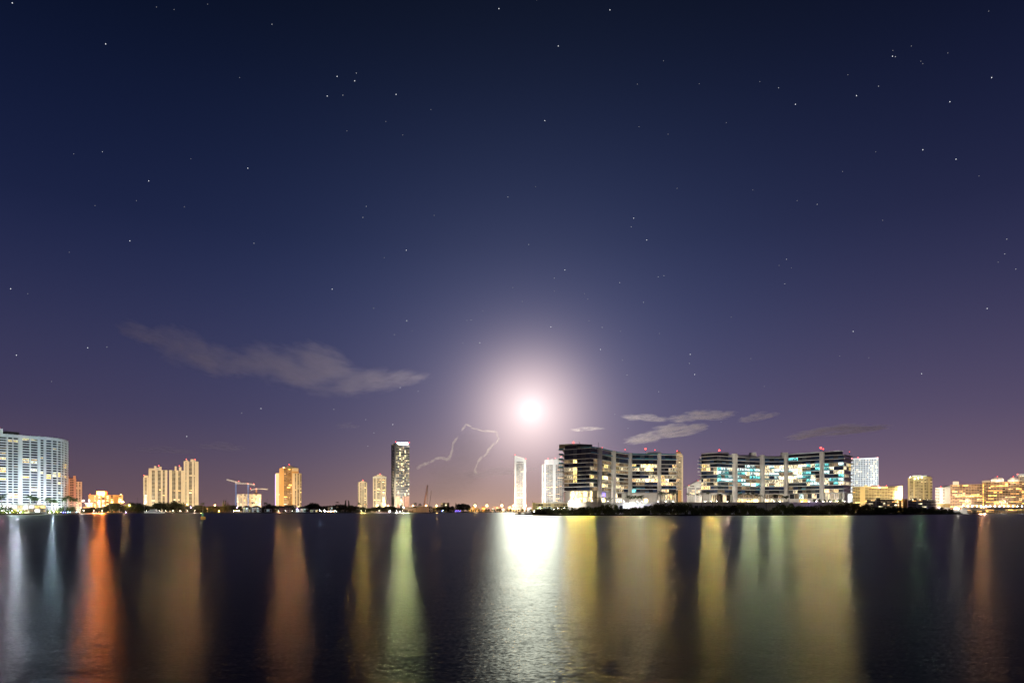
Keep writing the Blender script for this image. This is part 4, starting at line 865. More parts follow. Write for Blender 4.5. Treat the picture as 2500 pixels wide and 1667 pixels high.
# ------------------------------------------------------------------ boats, docks, marker
def yacht(px0, px1, D, label, decks=2, left=True, lights=()):
    x0, x1 = X(px0, D), X(px1, D); L = x1 - x0; bw = L * .14; r = thing('motor_yacht', label, 'boat', ((x0 + x1) / 2, D, 0), 'boats moored along the shore')
    s = -1 if left else 1; cx = (x0 + x1) / 2
    st = [(-.5, .80, .75), (-.2, 1, .85), (.15, .95, 1.0), (.38, .6, 1.2), (.5, .03, 1.4)]
    v = []; f = []
    for t, w, h in st:
        for sg in (-1, 1): v += [(cx + s * t * L, D + sg * bw * w, h * L * .09), (cx + s * t * L, D + sg * bw * w * .7, -.3)]
    for i in range(len(st) - 1):
        a = i * 4; b = a + 4
        f += [(a, b, b + 1, a + 1), (a + 2, a + 3, b + 3, b + 2), (a, a + 2, b + 2, b), (a + 1, b + 1, b + 3, a + 3)]
    f += [(0, 1, 3, 2), (16, 18, 19, 17)]
    MB().poly(v, f).build('hull', 'boat_white', r)
    z = L * .085
    for d in range(decks):
        l = L * (.55 - .17 * d); h = L * .075; ox = cx - s * L * (.05 + .02 * d)
        cb = MB().poly([(ox - l / 2, D - bw * .7, z), (ox + l / 2, D - bw * .7, z), (ox + l / 2, D + bw * .7, z), (ox - l / 2, D + bw * .7, z), (ox - l * .42, D - bw * .6, z + h), (ox + l * .42, D - bw * .6, z + h), (ox + l * .42, D + bw * .6, z + h), (ox - l * .42, D + bw * .6, z + h)],
                  [(0, 1, 5, 4), (1, 2, 6, 5), (2, 3, 7, 6), (3, 0, 4, 7), (4, 5, 6, 7), (3, 2, 1, 0)]).build('cabin', 'boat_white', r)
        sub(box('cabin_window', r, 'glass_dark', (ox, D - bw * .69, z + h * .55), (l * .75, .2, h * .4)), cb); z += h
    MB().tube([(cx - s * L * .1, D, z), (cx - s * L * .12, D, z + L * .12)], [.12, .05], 5).build('mast', 'boat_white', r)
    for px, py, m in lights: ball('deck_light', r, m, (X(px, D), D - bw - .3, Z(py, D)), .35)
    return r
yacht(221, 239, 1120, 'white motor yacht moored below the orange hotel', 2, True)
yacht(208, 220, 1080, 'small white motorboat left of the yacht below the hotel', 1, True)
yacht(352, 392, 1225, 'long white yacht moored below the cream condominiums', 2, True)
yacht(378, 402, 1205, 'smaller white cruiser with flybridge beside the long yacht', 2, False)
yacht(190, 199, 940, 'small fishing boat at the end of the white tower garden', 1, False)
yacht(1110, 1126, 1480, 'dark boat strung with blue lights on the far channel', 1, True, [(1112 + i * 2.4, 1247.5 - (i % 2), 'lamp_blue') for i in range(6)] + [(1116, 1245.5, 'beacon_red')])
yacht(1076, 1086, 1440, 'small white boat with bluish lamp near the leaning crane', 1, True, [(1078, 1247, 'lamp_blue'), (1081, 1246, 'lamp_cool')])
def dock(px0, px1, D, label, lamps=()):
    r = root_at('dock', label, 'dock', (px0 + px1) / 2, D, 'timber docks along the shore', 0); x0, x1 = X(px0, D), X(px1, D)
    MB().box(x0, x1, D - 1.6, D + 1.6, 1.1, 1.4).build('deck', 'wood_deck', r)
    n = max(2, int((x1 - x0) / 6))
    for i in range(n + 1):
        x = x0 + .4 + (x1 - x0 - .8) * i / n; MB().tube([(x, D - 1.4, -1), (x, D - 1.4, 2.2)], [.2, .18], 5).build('pile', 'wood_deck', r)
    for px, py, m in lamps: ball('dock_lamp', r, m, (X(px, D), D, Z(py, D)), .45)
    return r
dock(566, 586, 1285, 'dock with a row of warm lamps left of the pale houses', [(570, 1246.5, 'lamp_white'), (574, 1246.6, 'lamp_sodium'), (578, 1246.5, 'lamp_yellow'), (581, 1246.6, 'lamp_sodium'), (584, 1246.5, 'lamp_white')])
dock(779, 795, 1300, 'dock with two dazzling white lamps beside the boat house', [(781.5, 1245, 'lamp_cool'), (784, 1247.5, 'lamp_yellow'), (791, 1245, 'lamp_white'), (793, 1247.5, 'lamp_cool')])
dock(797, 824, 1300, 'long dock with small white and amber lamps', [(799 + i * 3.6, 1247.5, ['lamp_white', 'lamp_sodium', 'lamp_cool'][i % 3]) for i in range(7)])
dock(974, 985, 1320, 'short dock under lamp-lit palms below the dark skyscraper', [(976, 1248, 'lamp_white')])
# floating work platform beside the island tip
fp = thing('floating_dock', 'low dark floating dock with white railings at the island tip', 'dock', (*P(1285, 640), 0))
a, b = P(1257, 655), P(1322, 632)
MB().prism([a, b, b + Vector((0, 9)), a + Vector((0, 9))], -.3, 1.0).build('pontoon', 'dark_metal', fp)
for i in range(9):
    q = a + (b - a) * (i / 8); MB().tube([(q.x, q.y + .4, 1), (q.x, q.y + .4, 2.2)], [.06, .06], 4).build('rail_post', 'boat_white', fp)
q0, q1 = a + (b - a) * .01, a + (b - a) * .99; MB().bar((q0.x, q0.y + .4, 2.15), (q1.x, q1.y + .4, 2.15), .12).bar((q0.x, q0.y + .4, 1.6), (q1.x, q1.y + .4, 1.6), .08).build('railing', 'boat_white', fp)
q = a + (b - a) * .17; box('equipment_box', fp, 'dark_metal', (q.x, q.y + 4, 2.1), (3, 3, 2.2)); q = a + (b - a) * .52; box('equipment_box', fp, 'grey_concrete', (q.x, q.y + 4, 1.7), (8, 4, 1.4))
# channel marker
mk = thing('channel_marker', 'channel marker post with yellow board and green lantern standing in the water', 'channel marker', (X(495, 242), 242, 0)); D = 242
MB().tube([(X(495, D), D, -1.5), (X(495, D), D, 1.9)], [.19, .17], 8).build('pile', 'marker_post', mk)
pbox(mk, 'board', 'board_yellow', 490.2, 501.6, 1260.9, 1268, D - .35, .08); pbox(mk, 'board_border', 'crane_orange', 489.9, 501.9, 1260.6, 1268.3, D - .26, .05)
MB().tube([(X(495, D), D, 1.9), (X(495, D), D, 2.35), (X(495, D), D, 2.4), (X(495, D), D, 2.9)], [.34, .30, .24, .20], 8).build('lantern_base', 'marker_green', mk)
MB().tube([(X(495, D), D, 2.9), (X(495, D), D, 3.35)], [.15, .12], 8).build('lantern', 'marker_post', mk); MB().tube([(X(495, D), D, 3.35), (X(495, D), D, 3.8)], [.03, .02], 5).build('spike', 'dark_metal', mk); ball('reflector', mk, 'boat_white', (X(495, D), D, 3.85), .1)
MB().bar((X(495, D), D - .2, 2.95), (X(495, D), D - 1.3, 3.05), .06).build('lamp_bracket', 'dark_metal', mk); ball('board_lamp', mk, 'lamp_yellow', (X(495, D), D - 1.3, 2.98), .05); point(mk, (X(495, D), D - 1.42, 2.86), (1, .82, .5), 90, .05)  # bracket, lamp and bulb added to light up the board
# ------------------------------------------------------------------ vegetation
def crown_mesh(name, mat, lobes, n, leaf, seed, droop=0.):
    rd = random.Random(seed); v = []; f = []
    tw = sum(l[3] for l in lobes)
    for cx, cy, cz, w, rx, rz in lobes:
        for _ in range(int(n * w / tw)):
            a, z = rd.uniform(0, 2 * math.pi), rd.uniform(-1, 1); s = math.sqrt(1 - z * z); q = .55 + .5 * rd.random() ** .6
            p = Vector((cx + rx * s * math.cos(a) * q, cy + rx * s * math.sin(a) * q, cz + rz * z * q))
            d = Vector((rd.gauss(0, 1), rd.gauss(0, 1), rd.gauss(0, .7) - droop)).normalized(); e = d.cross(Vector((rd.gauss(0, 1), rd.gauss(0, 1), rd.gauss(0, 1)))).normalized()
            L = leaf * rd.uniform(.6, 1.5); k = len(v)
            v += [tuple(p), tuple(p + d * L * .5 + e * L * .32), tuple(p + d * L), tuple(p + d * L * .5 - e * L * .32)]; f.append((k, k + 1, k + 2, k + 3))
    me = bpy.data.meshes.new(name); me.from_pydata(v, [], f); me.materials.append(MATS[mat]); return me
def trunk_mesh(name, h, r, seed, limbs=5, spread=.35, mat='bark'):
    rd = random.Random(seed); m = MB(); top = (rd.uniform(-.05, .05), 0, h)
    m.tube([(0, 0, -.03), (rd.uniform(-.02, .02), 0, h * .5), top], [r, r * .75, r * .5], 6)
    for i in range(limbs):
        a = 2 * math.pi * i / limbs + rd.random(); z = h * rd.uniform(.55, .95)
        m.tube([(0, 0, z), (math.cos(a) * spread * .5, math.sin(a) * spread * .5, z + .12), (math.cos(a) * spread, math.sin(a) * spread, z + .28)], [r * .45, r * .3, r * .15], 5)
    return m.mesh(name, mat)
# unit-height trees (1 m tall) scaled on placing
def broad(seed, mat, n=1500, leaf=.085):
    rd = random.Random(seed); lo = [(0, 0, .62, 1.6, .34, .30)]
    for i in range(11):
        a = 2 * math.pi * i / 11 * 3 + rd.random(); q = rd.uniform(.16, .42); lo.append((math.cos(a) * q, math.sin(a) * q, rd.uniform(.18, .82), rd.uniform(.5, 1), rd.uniform(.14, .24), rd.uniform(.10, .18)))
    return crown_mesh('crown', mat, lo, n, leaf, seed), trunk_mesh('trunk', .55, .035, seed)
def pine(seed, mat, n=700):
    rd = random.Random(seed); lo = []
    for i in range(10):
        z = .2 + .078 * i; w = .15 * (1.05 - i / 10) + .02; lo.append((rd.uniform(-.03, .03), rd.uniform(-.03, .03), z, w * 8, w, .075))
    return crown_mesh('crown', mat, lo, n, .055, seed, -.6), trunk_mesh('trunk', .9, .02, seed, 4, .1)
def mangrove(seed, mat='leaf_mangrove', n=1500, leaf=.085):
    rd = random.Random(seed); lo = [(0, 0, .5, 1.2, .42, .40)]
    for i in range(9):
        a = 2 * math.pi * i / 9 + rd.random(); q = rd.uniform(.25, .6); lo.append((math.cos(a) * q, math.sin(a) * q, rd.uniform(.16, .72), rd.uniform(.6, 1), rd.uniform(.2, .32), rd.uniform(.16, .26)))
    return crown_mesh('crown', mat, lo, n, leaf, seed), trunk_mesh('trunk', .5, .03, seed, 6, .4)
def frond_mesh(mat, n=9):
    v = []; f = []
    for s in (-1, 1):
        for i in range(n):
            t0 = .08 + .9 * i / n; t1 = t0 + .085
            def pt(t, o): x = t; z = .42 * t - .75 * t * t; return (x, s * o, z - .25 * o)
            w = .20 * math.sin(math.pi * min(1, t0 + .12)) + .03; k = len(v)
            v += [pt(t0, 0), pt(t1, 0), pt(t1 + .07, w), pt(t0 + .09, w)]; f.append((k, k + 1, k + 2, k + 3) if s > 0 else (k + 3, k + 2, k + 1, k))
    me = bpy.data.meshes.new('frond'); me.from_pydata(v, [], f); me.materials.append(MATS[mat]); return me
BROAD = [broad(s, 'leaf_dark') for s in (1, 2, 3, 4)]; BROADG = [broad(s, 'leaf_green', 900, .085) for s in (7, 8)]
PINE = [pine(s, 'leaf_dark') for s in (21, 22)]; MANG = [mangrove(s) for s in (31, 32, 33, 34, 35)]
LIME = [mangrove(s, 'leaf_lime', 800, .11) for s in (41, 42)]
FROND = {m: frond_mesh(m) for m in ('leaf_dark', 'leaf_green')}
PTRUNK = MB().tube([(0, 0, -.02), (.015, 0, .35), (.005, 0, .7), (0, 0, 1)], [.030, .022, .018, .016], 6).mesh('trunk', 'palm_bark')
def tree(kind, x, y, z, h, w, name, label, cat, group):
    t = thing(name, label, cat, (x, y, z), group)
    ang = RD.uniform(0, 6.28)
    for nm, me in (('crown', kind[0]), ('trunk', kind[1])):
        o = link(nm, me, t); o.scale = (w, w, h); o.rotation_euler = (0, 0, ang)
    return t
def palm(px, D, h, label, group, mat='leaf_dark', z=1.4, fl=None, nf=13, x=None):
    x = X(px, D) if x is None else x; t = thing('palm_tree', label, 'palm tree', (x, D, z), group); fl = fl or h * .34
    o = link('trunk', PTRUNK, t); o.scale = (h, h, h); o.rotation_euler = (0, RD.uniform(-.04, .04), 0)
    for i in range(nf):
        o = link('frond', FROND[mat], t); o.location = (0, 0, h * .995); k = fl * RD.uniform(.8, 1.15); o.scale = (k, k, k)
        o.rotation_euler = (RD.uniform(-.3, .3), RD.uniform(-.75, .5), 2 * math.pi * i / nf + RD.uniform(-.2, .2))
    return t
# mangrove belt on the island: rows of bushes following the photograph's skyline
prof = [(1300, 1248), (1312, 1243), (1322, 1240), (1340, 1238), (1420, 1235.5), (1455, 1238), (1468, 1232), (1480, 1229), (1500, 1229), (1512, 1238), (1560, 1237), (1590, 1232), (1610, 1226), (1625, 1225), (1640, 1229), (1655, 1223), (1672, 1223), (1682, 1232), (1700, 1238), (1712, 1234), (1740, 1232), (1765, 1231), (1800, 1229), (1825, 1230), (1850, 1234),
        (1862, 1241), (1880, 1247), (1893, 1236), (1905, 1230), (1930, 1229), (1950, 1233), (1965, 1234), (1990, 1231), (2030, 1231), (2060, 1230), (2075, 1223), (2085, 1223), (2100, 1231), (2150, 1235), (2200, 1236), (2250, 1239), (2300, 1243), (2335, 1250), (2350, 1252)]
def near(px, tab): return [n for a, n in tab if px >= a][-1]
MTAB = [(0, 'by the floating dock'), (1330, 'below the low cream garage'), (1386, 'below the lit lobby of the left condominium'), (1460, 'below the round columns of the left condominium'), (1540, 'below the podium wall lamps'), (1640, 'below the narrow red domed tower'), (1690, 'between the two condominiums'), (1752, 'below the right condominium entrance'), (1820, 'around the bluish lamp'), (1885, 'right of the gap showing the podium wall'), (1960, 'below the glowing golden entrance'), (2040, 'below the right end of the right condominium'), (2110, 'below the yellow slab block'), (2215, 'below the pale yellow tower'), (2290, 'at the bridge end')]
def mlabel(px, row): return row + ' row mangrove bush ' + near(px, MTAB)
TTAB = [(0, 'below the salmon pink tower'), (213, 'before the orange hotel'), (302, 'between the hotel and the cream towers'), (348, 'below the cream condominium with the low wing'), (412, 'below the tall stepped cream tower'), (487, 'above the brick houses'), (510, 'around the dazzling orange lamp'), (560, 'below the blue cranes'), (640, 'left of the golden tower'), (672, 'below the golden tower'), (738, 'right of the golden tower'), (800, 'behind the long lamp dock'), (860, 'below the shorter slim tower'), (905, 'below the taller slim tower'), (955, 'below the dark skyscraper'), (1003, 'left of the leaning crane'), (1050, 'right of the leaning crane'), (1098, 'left of the far channel')]
def tlabel(px, row): return row + ' dark shore tree ' + near(px, TTAB)
px = 1305.0
while px < 2346:
    Dm = isl_D(px) + RD.uniform(7, 13); yt = interp(prof, px); h = max(2.2, Z(yt, Dm) - .7) * RD.uniform(.98, 1.14); w = max(h * .62, 4.2) * RD.uniform(.9, 1.15)
    tree(RD.choice(MANG), X(px, Dm), Dm, .6, h * 1.02, w, 'mangrove_bush', mlabel(px, 'dark back'), 'mangrove', 'mangrove belt on the island shore')
    if RD.random() < .8:
        D2 = isl_D(px) + RD.uniform(1.5, 4); h2 = min(h * .75, RD.uniform(3, 5.2)); tree(RD.choice(MANG), X(px + RD.uniform(-3, 3), D2), D2, .2, h2, h2 * .85, 'mangrove_bush', mlabel(px, 'low front'), 'mangrove', 'mangrove belt on the island shore')
    px += w * .80 * F / Dm * RD.uniform(.75, 1.05)
# palms on the podium terrace
for px, yt, D in ((1455, 1214, 628), (1463, 1215, 640), (1471, 1213, 645), (1478, 1216, 646), (1487, 1215, 646), (1494, 1217, 647)): palm(px, D, Z(yt, D) - POD, 'small terrace palm in a planted row before the left condominium', 'terrace palm row', 'leaf_green', POD, 2.0, 9)
for px, yt, D in ((1534, 1211, 652), (1541, 1213, 651), (1551, 1212, 652), (1560, 1213, 654), (1567, 1211, 653)): palm(px, D, Z(yt, D) - POD, 'dark terrace palm before the left condominium lobby', 'terrace palms of the left condominium', 'leaf_dark', POD, 3.6, 12)
for px, yt, D in ((1612, 1200, 652), (1622, 1204, 650), (1634, 1201, 652), (1646, 1204, 653)): palm(px, D, Z(yt, D) - POD, 'tall terrace palm at the right end of the left condominium', 'terrace palms at the condominium end', 'leaf_dark', POD, 4.2, 12)
for px, yt, D, n in ((1678, 1206, 648, 'bushy-headed palm silhouetted before the sloped white tower, left of two'), (1704, 1206, 648, 'bushy-headed palm silhouetted before the sloped white tower, right of two'), (1729, 1203, 646, 'thick dark palm at the left corner of the right condominium'), (1758, 1206, 644, 'round-headed palm before the right condominium entrance'), (1782, 1204, 644, 'thick dark palm beside a round column'), (1808, 1206, 643, 'round-headed palm right of a round column')):
    palm(px, D, Z(yt, D) - POD, n, 'terrace palms of the right condominium', 'leaf_dark', POD, 2.6, 18)
for px, yt in ((1826, 1206), (1838, 1204), (1848, 1207), (1856, 1210), (1888, 1211), (1897, 1209), (1914, 1211), (1921, 1212)): palm(px, 640 + RD.uniform(-2, 2), Z(yt, 640) - POD, 'feathery palm before the lit lobby of the right condominium', 'lobby palms of the right condominium', 'leaf_dark', POD, 3.4, 12)
for px in (1989, 2001, 2014, 2024, 2036, 2048, 2060):
    q = P(px, 652); tree(RD.choice(BROAD), q.x, q.y, POD, RD.uniform(3.6, 4.6), RD.uniform(2.6, 3.4), 'terrace_tree', 'small rounded tree on the terrace of the right condominium', 'tree', 'small terrace trees')
# garden of the white tower
def gD(px): return interp([(-120, 634), (0, 672), (110, 775), (190, 940)], px)
for px, dy, yt, n in ((4, 14, 1210, 'dark palm at the frame edge before the white tower'), (72, 20, 1213, 'tall green palm, leftmost of the central garden clump'), (80, 26, 1214, 'tall green palm in the middle of the central garden clump'), (90, 18, 1218, 'leaning green palm, rightmost of the central garden clump'), (117, 22, 1217, 'slim palm with a high crown before the garage'), (126, 16, 1222, 'green palm beside the blue lamps'), (134, 20, 1224, 'broad green palm near the marina'), (156, 24, 1218, 'dark palm, first of the marina row'), (163, 22, 1214, 'dark palm, tallest of the marina row'), (170, 20, 1215, 'dark palm, third of the marina row'), (177, 18, 1217, 'dark palm, fourth of the marina row'), (184, 20, 1219, 'dark palm, last of the marina row')):
    D = gD(px) + dy; palm(px, D, Z(yt, D) - 1.4, n, 'palms in the white tower garden', 'leaf_green', 1.4, 6.2, 15)
for px, h, k in ((8, 9, 'g'), (20, 8, 'g'), (30, 6, 'g'), (101, 7, 'g'), (145, 7.5, 'g'), (112, 7, 'g'), (152, 9, 'g'), (166, 9, 'g'), (178, 9, 'g')):
    D = gD(px) + RD.uniform(8, 14); tree(RD.choice(BROADG), X(px, D), D, 1.3, h, h * .8, 'garden_tree', 'leafy green garden tree below the white tower', 'tree', 'trees in the white tower garden')
for px in [-6, 2, 14, 27, 36, 44, 52, 60, 66, 98, 106, 114, 122, 130, 139, 147]:
    D = gD(px) + RD.uniform(3, 6); h = RD.uniform(2.6, 4.2); tree(RD.choice(LIME), X(px, D), D, 1.2, h, h * 1.25, 'garden_shrub', 'lime green floodlit shrub along the waterfront garden', 'shrub', 'lit shrubs along the waterfront')
# wooded far shore
def shoreD(px): return interp([(190, 960), (260, 1160), (340, 1250), (600, 1300), (900, 1320), (1040, 1390), (1110, 1610), (1150, 1890), (1320, 1990)], px)
sky_prof = [(200, 1238), (235, 1236), (262, 1233), (278, 1224), (290, 1226), (300, 1230), (318, 1225), (330, 1226), (345, 1224), (352, 1234), (368, 1230), (380, 1226), (395, 1220), (410, 1226), (425, 1221), (440, 1222), (455, 1226), (466, 1234), (478, 1232), (494, 1228), (505, 1234), (540, 1232), (560, 1230), (572, 1228), (582, 1230), (592, 1236), (612, 1238), (640, 1236), (652, 1229), (664, 1227), (676, 1230), (690, 1234), (705, 1229), (715, 1229), (730, 1236), (748, 1232), (758, 1226), (772, 1226), (780, 1225), (790, 1233), (815, 1230), (826, 1228), (838, 1231), (860, 1230), (870, 1234), (900, 1238), (930, 1234), (950, 1233), (965, 1236), (975, 1238), (1000, 1241), (1016, 1231), (1028, 1231), (1040, 1240), (1060, 1236), (1075, 1234), (1090, 1233), (1106, 1230), (1118, 1227), (1130, 1227), (1142, 1230), (1146, 1242)]
px = 202.0
while px < 1144:
    D = shoreD(px) + RD.uniform(18, 60); yt = interp(sky_prof, px); h = max(4, (Z(yt, D) - 1.4)) * RD.uniform(.82, 1.05); w = max(7.5, h * RD.uniform(.75, 1.05))
    if 1098 < px < 1144 and RD.random() < .5: tree(RD.choice(PINE), X(px, D), D, 1.3, h * 1.06, h * .9, 'pine_tree', 'dark feathery pine in the wood left of the far channel', 'pine tree', 'trees along the wooded far shore')
    else: tree(RD.choice(BROAD), X(px, D), D, 1.3, h, w, 'shore_tree', tlabel(px, 'tall'), 'tree', 'trees along the wooded far shore')
    if RD.random() < .62:
        D2 = shoreD(px) + RD.uniform(6, 14); h2 = RD.uniform(3, 6); tree(RD.choice(BROAD), X(px + 3, D2), D2, 1.3, h2, h2 * 1.0, 'shore_tree', tlabel(px, 'low waterside'), 'tree', 'trees along the wooded far shore')
    px += w * .62 * F / D * RD.uniform(.6, 1.1)
for px, yt, n in ((545.5, 1220, 'tall dark cypress, leftmost of the group beside the blue crane'), (550.5, 1220.5, 'tall dark cypress, middle of the group beside the blue crane'), (556, 1225, 'shorter dark cypress, right of the group beside the blue crane'), (844, 1219, 'slim dark cypress, left of a pair before the slim tower'), (851, 1220, 'broad dark cypress, right of a pair before the slim tower'), (972, 1230, 'small dark cypress under the skyscraper')):
    D = shoreD(px) + 20; h = Z(yt, D) - 1.4; tree(RD.choice(PINE), X(px, D), D, 1.3, h, h * .62, 'cypress_tree', n, 'cypress tree', 'cypress trees on the far shore')
for px, yt, n in ((495, 1229, 'dark palm over the brick house'), (618, 1226, 'dark palm silhouetted against the unfinished building'), (648, 1228, 'dark palm right of the pale houses'), (824, 1227, 'dark palm beside the cypress pair'), (877, 1229, 'dark palm below the slim tower, left of two'), (893, 1230, 'dark palm below the slim tower, right of two'), (1014, 1229, 'dark palm left of the leaning crane, first of two'), (1025, 1230, 'dark palm left of the leaning crane, second of two'), (352, 1232, 'dark palm before the cream tower wing'), (268, 1230, 'dark palm before the hotel')):
    D = shoreD(px) + 16; palm(px, D, Z(yt, D) - 1.4, n, 'palms on the far shore', 'leaf_dark', 1.4, 5.4, 13)
for px, n in ((947, 'lamp-lit palm left of the white beach lamp'), (953, 'lamp-lit palm right of the white beach lamp'), (958, 'lamp-lit palm nearest the warehouse'), (1017, 'yellow-lit palm left of the warehouse lamps'), (1033, 'yellow-lit palm under the leaning crane')):
    D = shoreD(px) + 5; palm(px, D, RD.uniform(7, 9), n, 'lamp-lit palms on the far shore', 'leaf_green', 1.4, 4.2, 12)
for i in range(26):
    px = 1150 + i * 6.4 + RD.uniform(-2, 2); D = 1970 + RD.uniform(5, 14); h = RD.uniform(4, 11); tree(RD.choice(BROAD), X(px, D), D, 1.3, h, h * .8, 'channel_tree', 'small dark tree on the low bank of the far channel', 'tree', 'trees on the far channel bank')
for i in range(24):
    px = 2100 + i * 10 + RD.uniform(-3, 3); D = 1290 + RD.uniform(0, 20); h = RD.uniform(7, 12); tree(RD.choice(BROAD), X(px, D), D, 1.3, h, h * .8, 'mainland_tree', 'dark tree at the foot of the blocks behind the bridge', 'tree', 'trees below the mainland blocks')

# ------------------------------------------------------------------ lamps and floodlights
G = 'street lamps along the far shore'
for px, py, D, m, col, pw, n in [(301, 1225, 1240, 'lamp_sodium', SOD, 9e4, 'dazzling orange street lamp right of the hotel'), (316, 1233, 1240, 'lamp_yellow', SOD, 2e4, 'small amber lamp among the trees right of the hotel'), (204, 1222, 1150, 'lamp_white', WHT, 6e4, 'dazzling white lamp left of the hotel'), (218, 1222, 1160, 'lamp_violet', VIO, 3e4, 'violet-white lamp just left of the hotel wall'), (241, 1226, 1200, 'lamp_white', WHT, 5e4, 'white lamp low before the hotel windows'),
                                 (457, 1231, 1290, 'lamp_sodium', SOD, 6e4, 'orange street lamp below the tall cream tower'), (466, 1238, 1280, 'lamp_violet', VIO, 8e3, 'violet lamp right of the tall cream tower'), (525, 1233, 1300, 'lamp_sodium', SOD, 9e4, 'dazzling orange street lamp left of the cypress group'), (535, 1247, 1285, 'lamp_sodium', SOD, 5e3, 'small amber lamp at a low garden wall'), (578.5, 1238, 1295, 'lamp_violet', VIO, 8e3, 'violet lamp above the dock lamps'),
                                 (307, 1250, 1215, 'lamp_violet', VIO, 6e3, 'tiny violet lamp at the water left of the long yacht'), (726, 1242, 1305, 'lamp_violet', VIO, 6e3, 'violet lamp at the white house corner'), (948, 1234, 1330, 'lamp_sodium', SOD, 9e3, 'orange street lamp below the dark skyscraper, left of two'), (1008, 1234, 1370, 'lamp_sodium', SOD, 9e3, 'orange street lamp right of the dark skyscraper'), (921, 1234, 1340, 'lamp_sodium', SOD, 4e4, 'small orange lamp below the taller slim tower'),
                                 (951, 1247, 1322, 'lamp_cool', COOL, 1.6e4, 'bright white beach lamp between lit palms'), (1029, 1247, 1385, 'lamp_violet', VIO, 1.2e4, 'violet-white lamp under the yellow-lit palms'), (985, 1238, 1350, 'lamp_white', WHT, 5e3, 'white lamp cluster at the skyscraper foot'), (1041, 1234, 1440, 'lamp_sodium', SOD, 9e3, 'orange lamp at the leaning crane'), (1066, 1235, 1480, 'lamp_sodium', SOD, 4e4, 'orange lamp right of the leaning crane')]:
    street_lamp(px, py, D, m, col, pw, n, G, .62)
for px, py, m, n in [(1160.5, 1234, 'lamp_sodium', 'orange street lamp down the far channel, leftmost'), (1188.5, 1234.5, 'lamp_sodium', 'orange street lamp down the far channel over the dark bank'), (1225, 1234, 'lamp_sodium', 'orange street lamp above the pink lit shops'), (1253.5, 1234, 'lamp_sodium', 'orange street lamp left of the slim white tower'), (1244, 1238.5, 'lamp_sodium', 'large amber lamp low on the channel bank'), (1279.5, 1239, 'lamp_sodium', 'amber lamp at the foot of the slim white tower'), (1283, 1234, 'lamp_sodium', 'orange lamp right of the slim white tower foot')]:
    street_lamp(px, py, 1975, m, SOD, 1e5, n, 'street lamps down the far channel', 1.2)
for px, py, D, m, col, pw, n in [(1396, 1222, 628, 'lamp_white', WHT, 1.2e4, 'bright globe lamp at the left lobby corner'), (1538, 1230.5, 648, 'lamp_cool', COOL, 3e3, 'small white lamp on the podium wall, left of three'), (1550.5, 1230.5, 648, 'lamp_white', WHT, 3e3, 'small white lamp on the podium wall, middle of three'), (1562, 1230, 648, 'lamp_cool', COOL, 5e3, 'bright blue-white lamp on the podium wall, right of three'), (1975, 1224, 646, 'lamp_violet', VIO, 7e2, 'violet-white lamp beside the glowing entrance'), (1824, 1237, 600, 'lamp_cool', COOL, 1.5e3, 'bluish lamp shining through the mangroves'), (2078, 1214, 680, 'lamp_cool', COOL, 4e3, 'blue-white lamp at the right condominium end'), (2293, 1238, 980, 'lamp_violet', VIO, 1.5e4, 'violet lamp left of the bridge')]:
    street_lamp(px, py, D, m, col, pw, n, 'lamps on the condominium island', .32)
for i, px in enumerate((1318, 1352, 1362, 1372, 1378)):
    street_lamp(px, 1240 + (i % 2) * 2, 640, 'lamp_white', WHT, 1500, 'white yard lamp glinting behind the mangroves left of the condominium', 'yard lamps behind the mangroves', .25, .9)
for px, py in ((2331, 1241), (2337.5, 1241)): street_lamp(px, py, 870, 'lamp_white', WHT, 2.5e4, 'dazzling white lamp at the bridge end', 'twin lamps at the bridge end', .5)
# garden lamps below the white tower
for i, px in enumerate([-4, 6, 16, 24, 33, 41, 50, 58, 64, 75, 84, 93, 104, 112, 121, 131, 140, 148]):
    D = gD(px) + 2.2; q = P(px, D); o = thing('garden_lamp', 'low garden lamp at the waterfront of the white tower', 'garden lamp', (q.x, q.y, 1.4), 'garden lamps along the waterfront')
    MB().tube([(q.x, q.y, 1.4), (q.x, q.y, 2.1)], [.07, .06], 5).build('post', 'dark_metal', o); ball('lamp_globe', o, ['lamp_white', 'lamp_yellow', 'lamp_white', 'lamp_teal'][i % 4 if i % 8 == 3 else i % 3], (q.x, q.y, 2.35), .34)
    point(o, (q.x, q.y + .8, 2.9), (1, .9, .55), 2600)
for px in (155, 160, 166, 171, 187):
    D = gD(px) + 3; q = P(px, D); o = thing('marina_lamp', 'small blue lamp at the marina edge under the palms', 'garden lamp', (q.x, q.y, 1.4), 'blue lamps at the marina edge')
    MB().tube([(q.x, q.y, 1.4), (q.x, q.y, 2.0)], [.07, .06], 5).build('post', 'dark_metal', o); ball('lamp_globe', o, 'lamp_teal' if px > 165 else 'lamp_blue', (q.x, q.y, 2.3), .36)
# small intense globe lamps, added so their light trails down the water
def quay(px, D, z, col, I, label, group, zb, r=.4):
    L = round(I / (math.pi * r * r), -1 if I > 60 else 0); key = 'quay_%d_%d_%d_%d' % (int(col[0] * 100), int(col[1] * 100), int(col[2] * 100), L)
    if key not in MATS: glow(key, col, L)
    x = X(px, D); o = thing('quay_lamp', label, 'lamp', (x, D, zb), group)
    MB().tube([(x, D + .1, zb), (x, D + .1, z - r * .8)], [.09, .06], 5).build('post', 'dark_metal', o); ball('lamp_globe', o, key, (x, D, z), r)
for px in (2396, 2402, 2408): quay(px, brD(px) - .3, 8.9, (1, .5, .26), 60, 'small orange lamp on the bridge parapet', 'orange lamps on the bridge parapet', 7.4)
for px in (1304, 1316): quay(px, 634, 3.4, (.9, 1, .85), 60, 'small white lamp on the floating dock', 'lamps on the floating dock', 1.0)
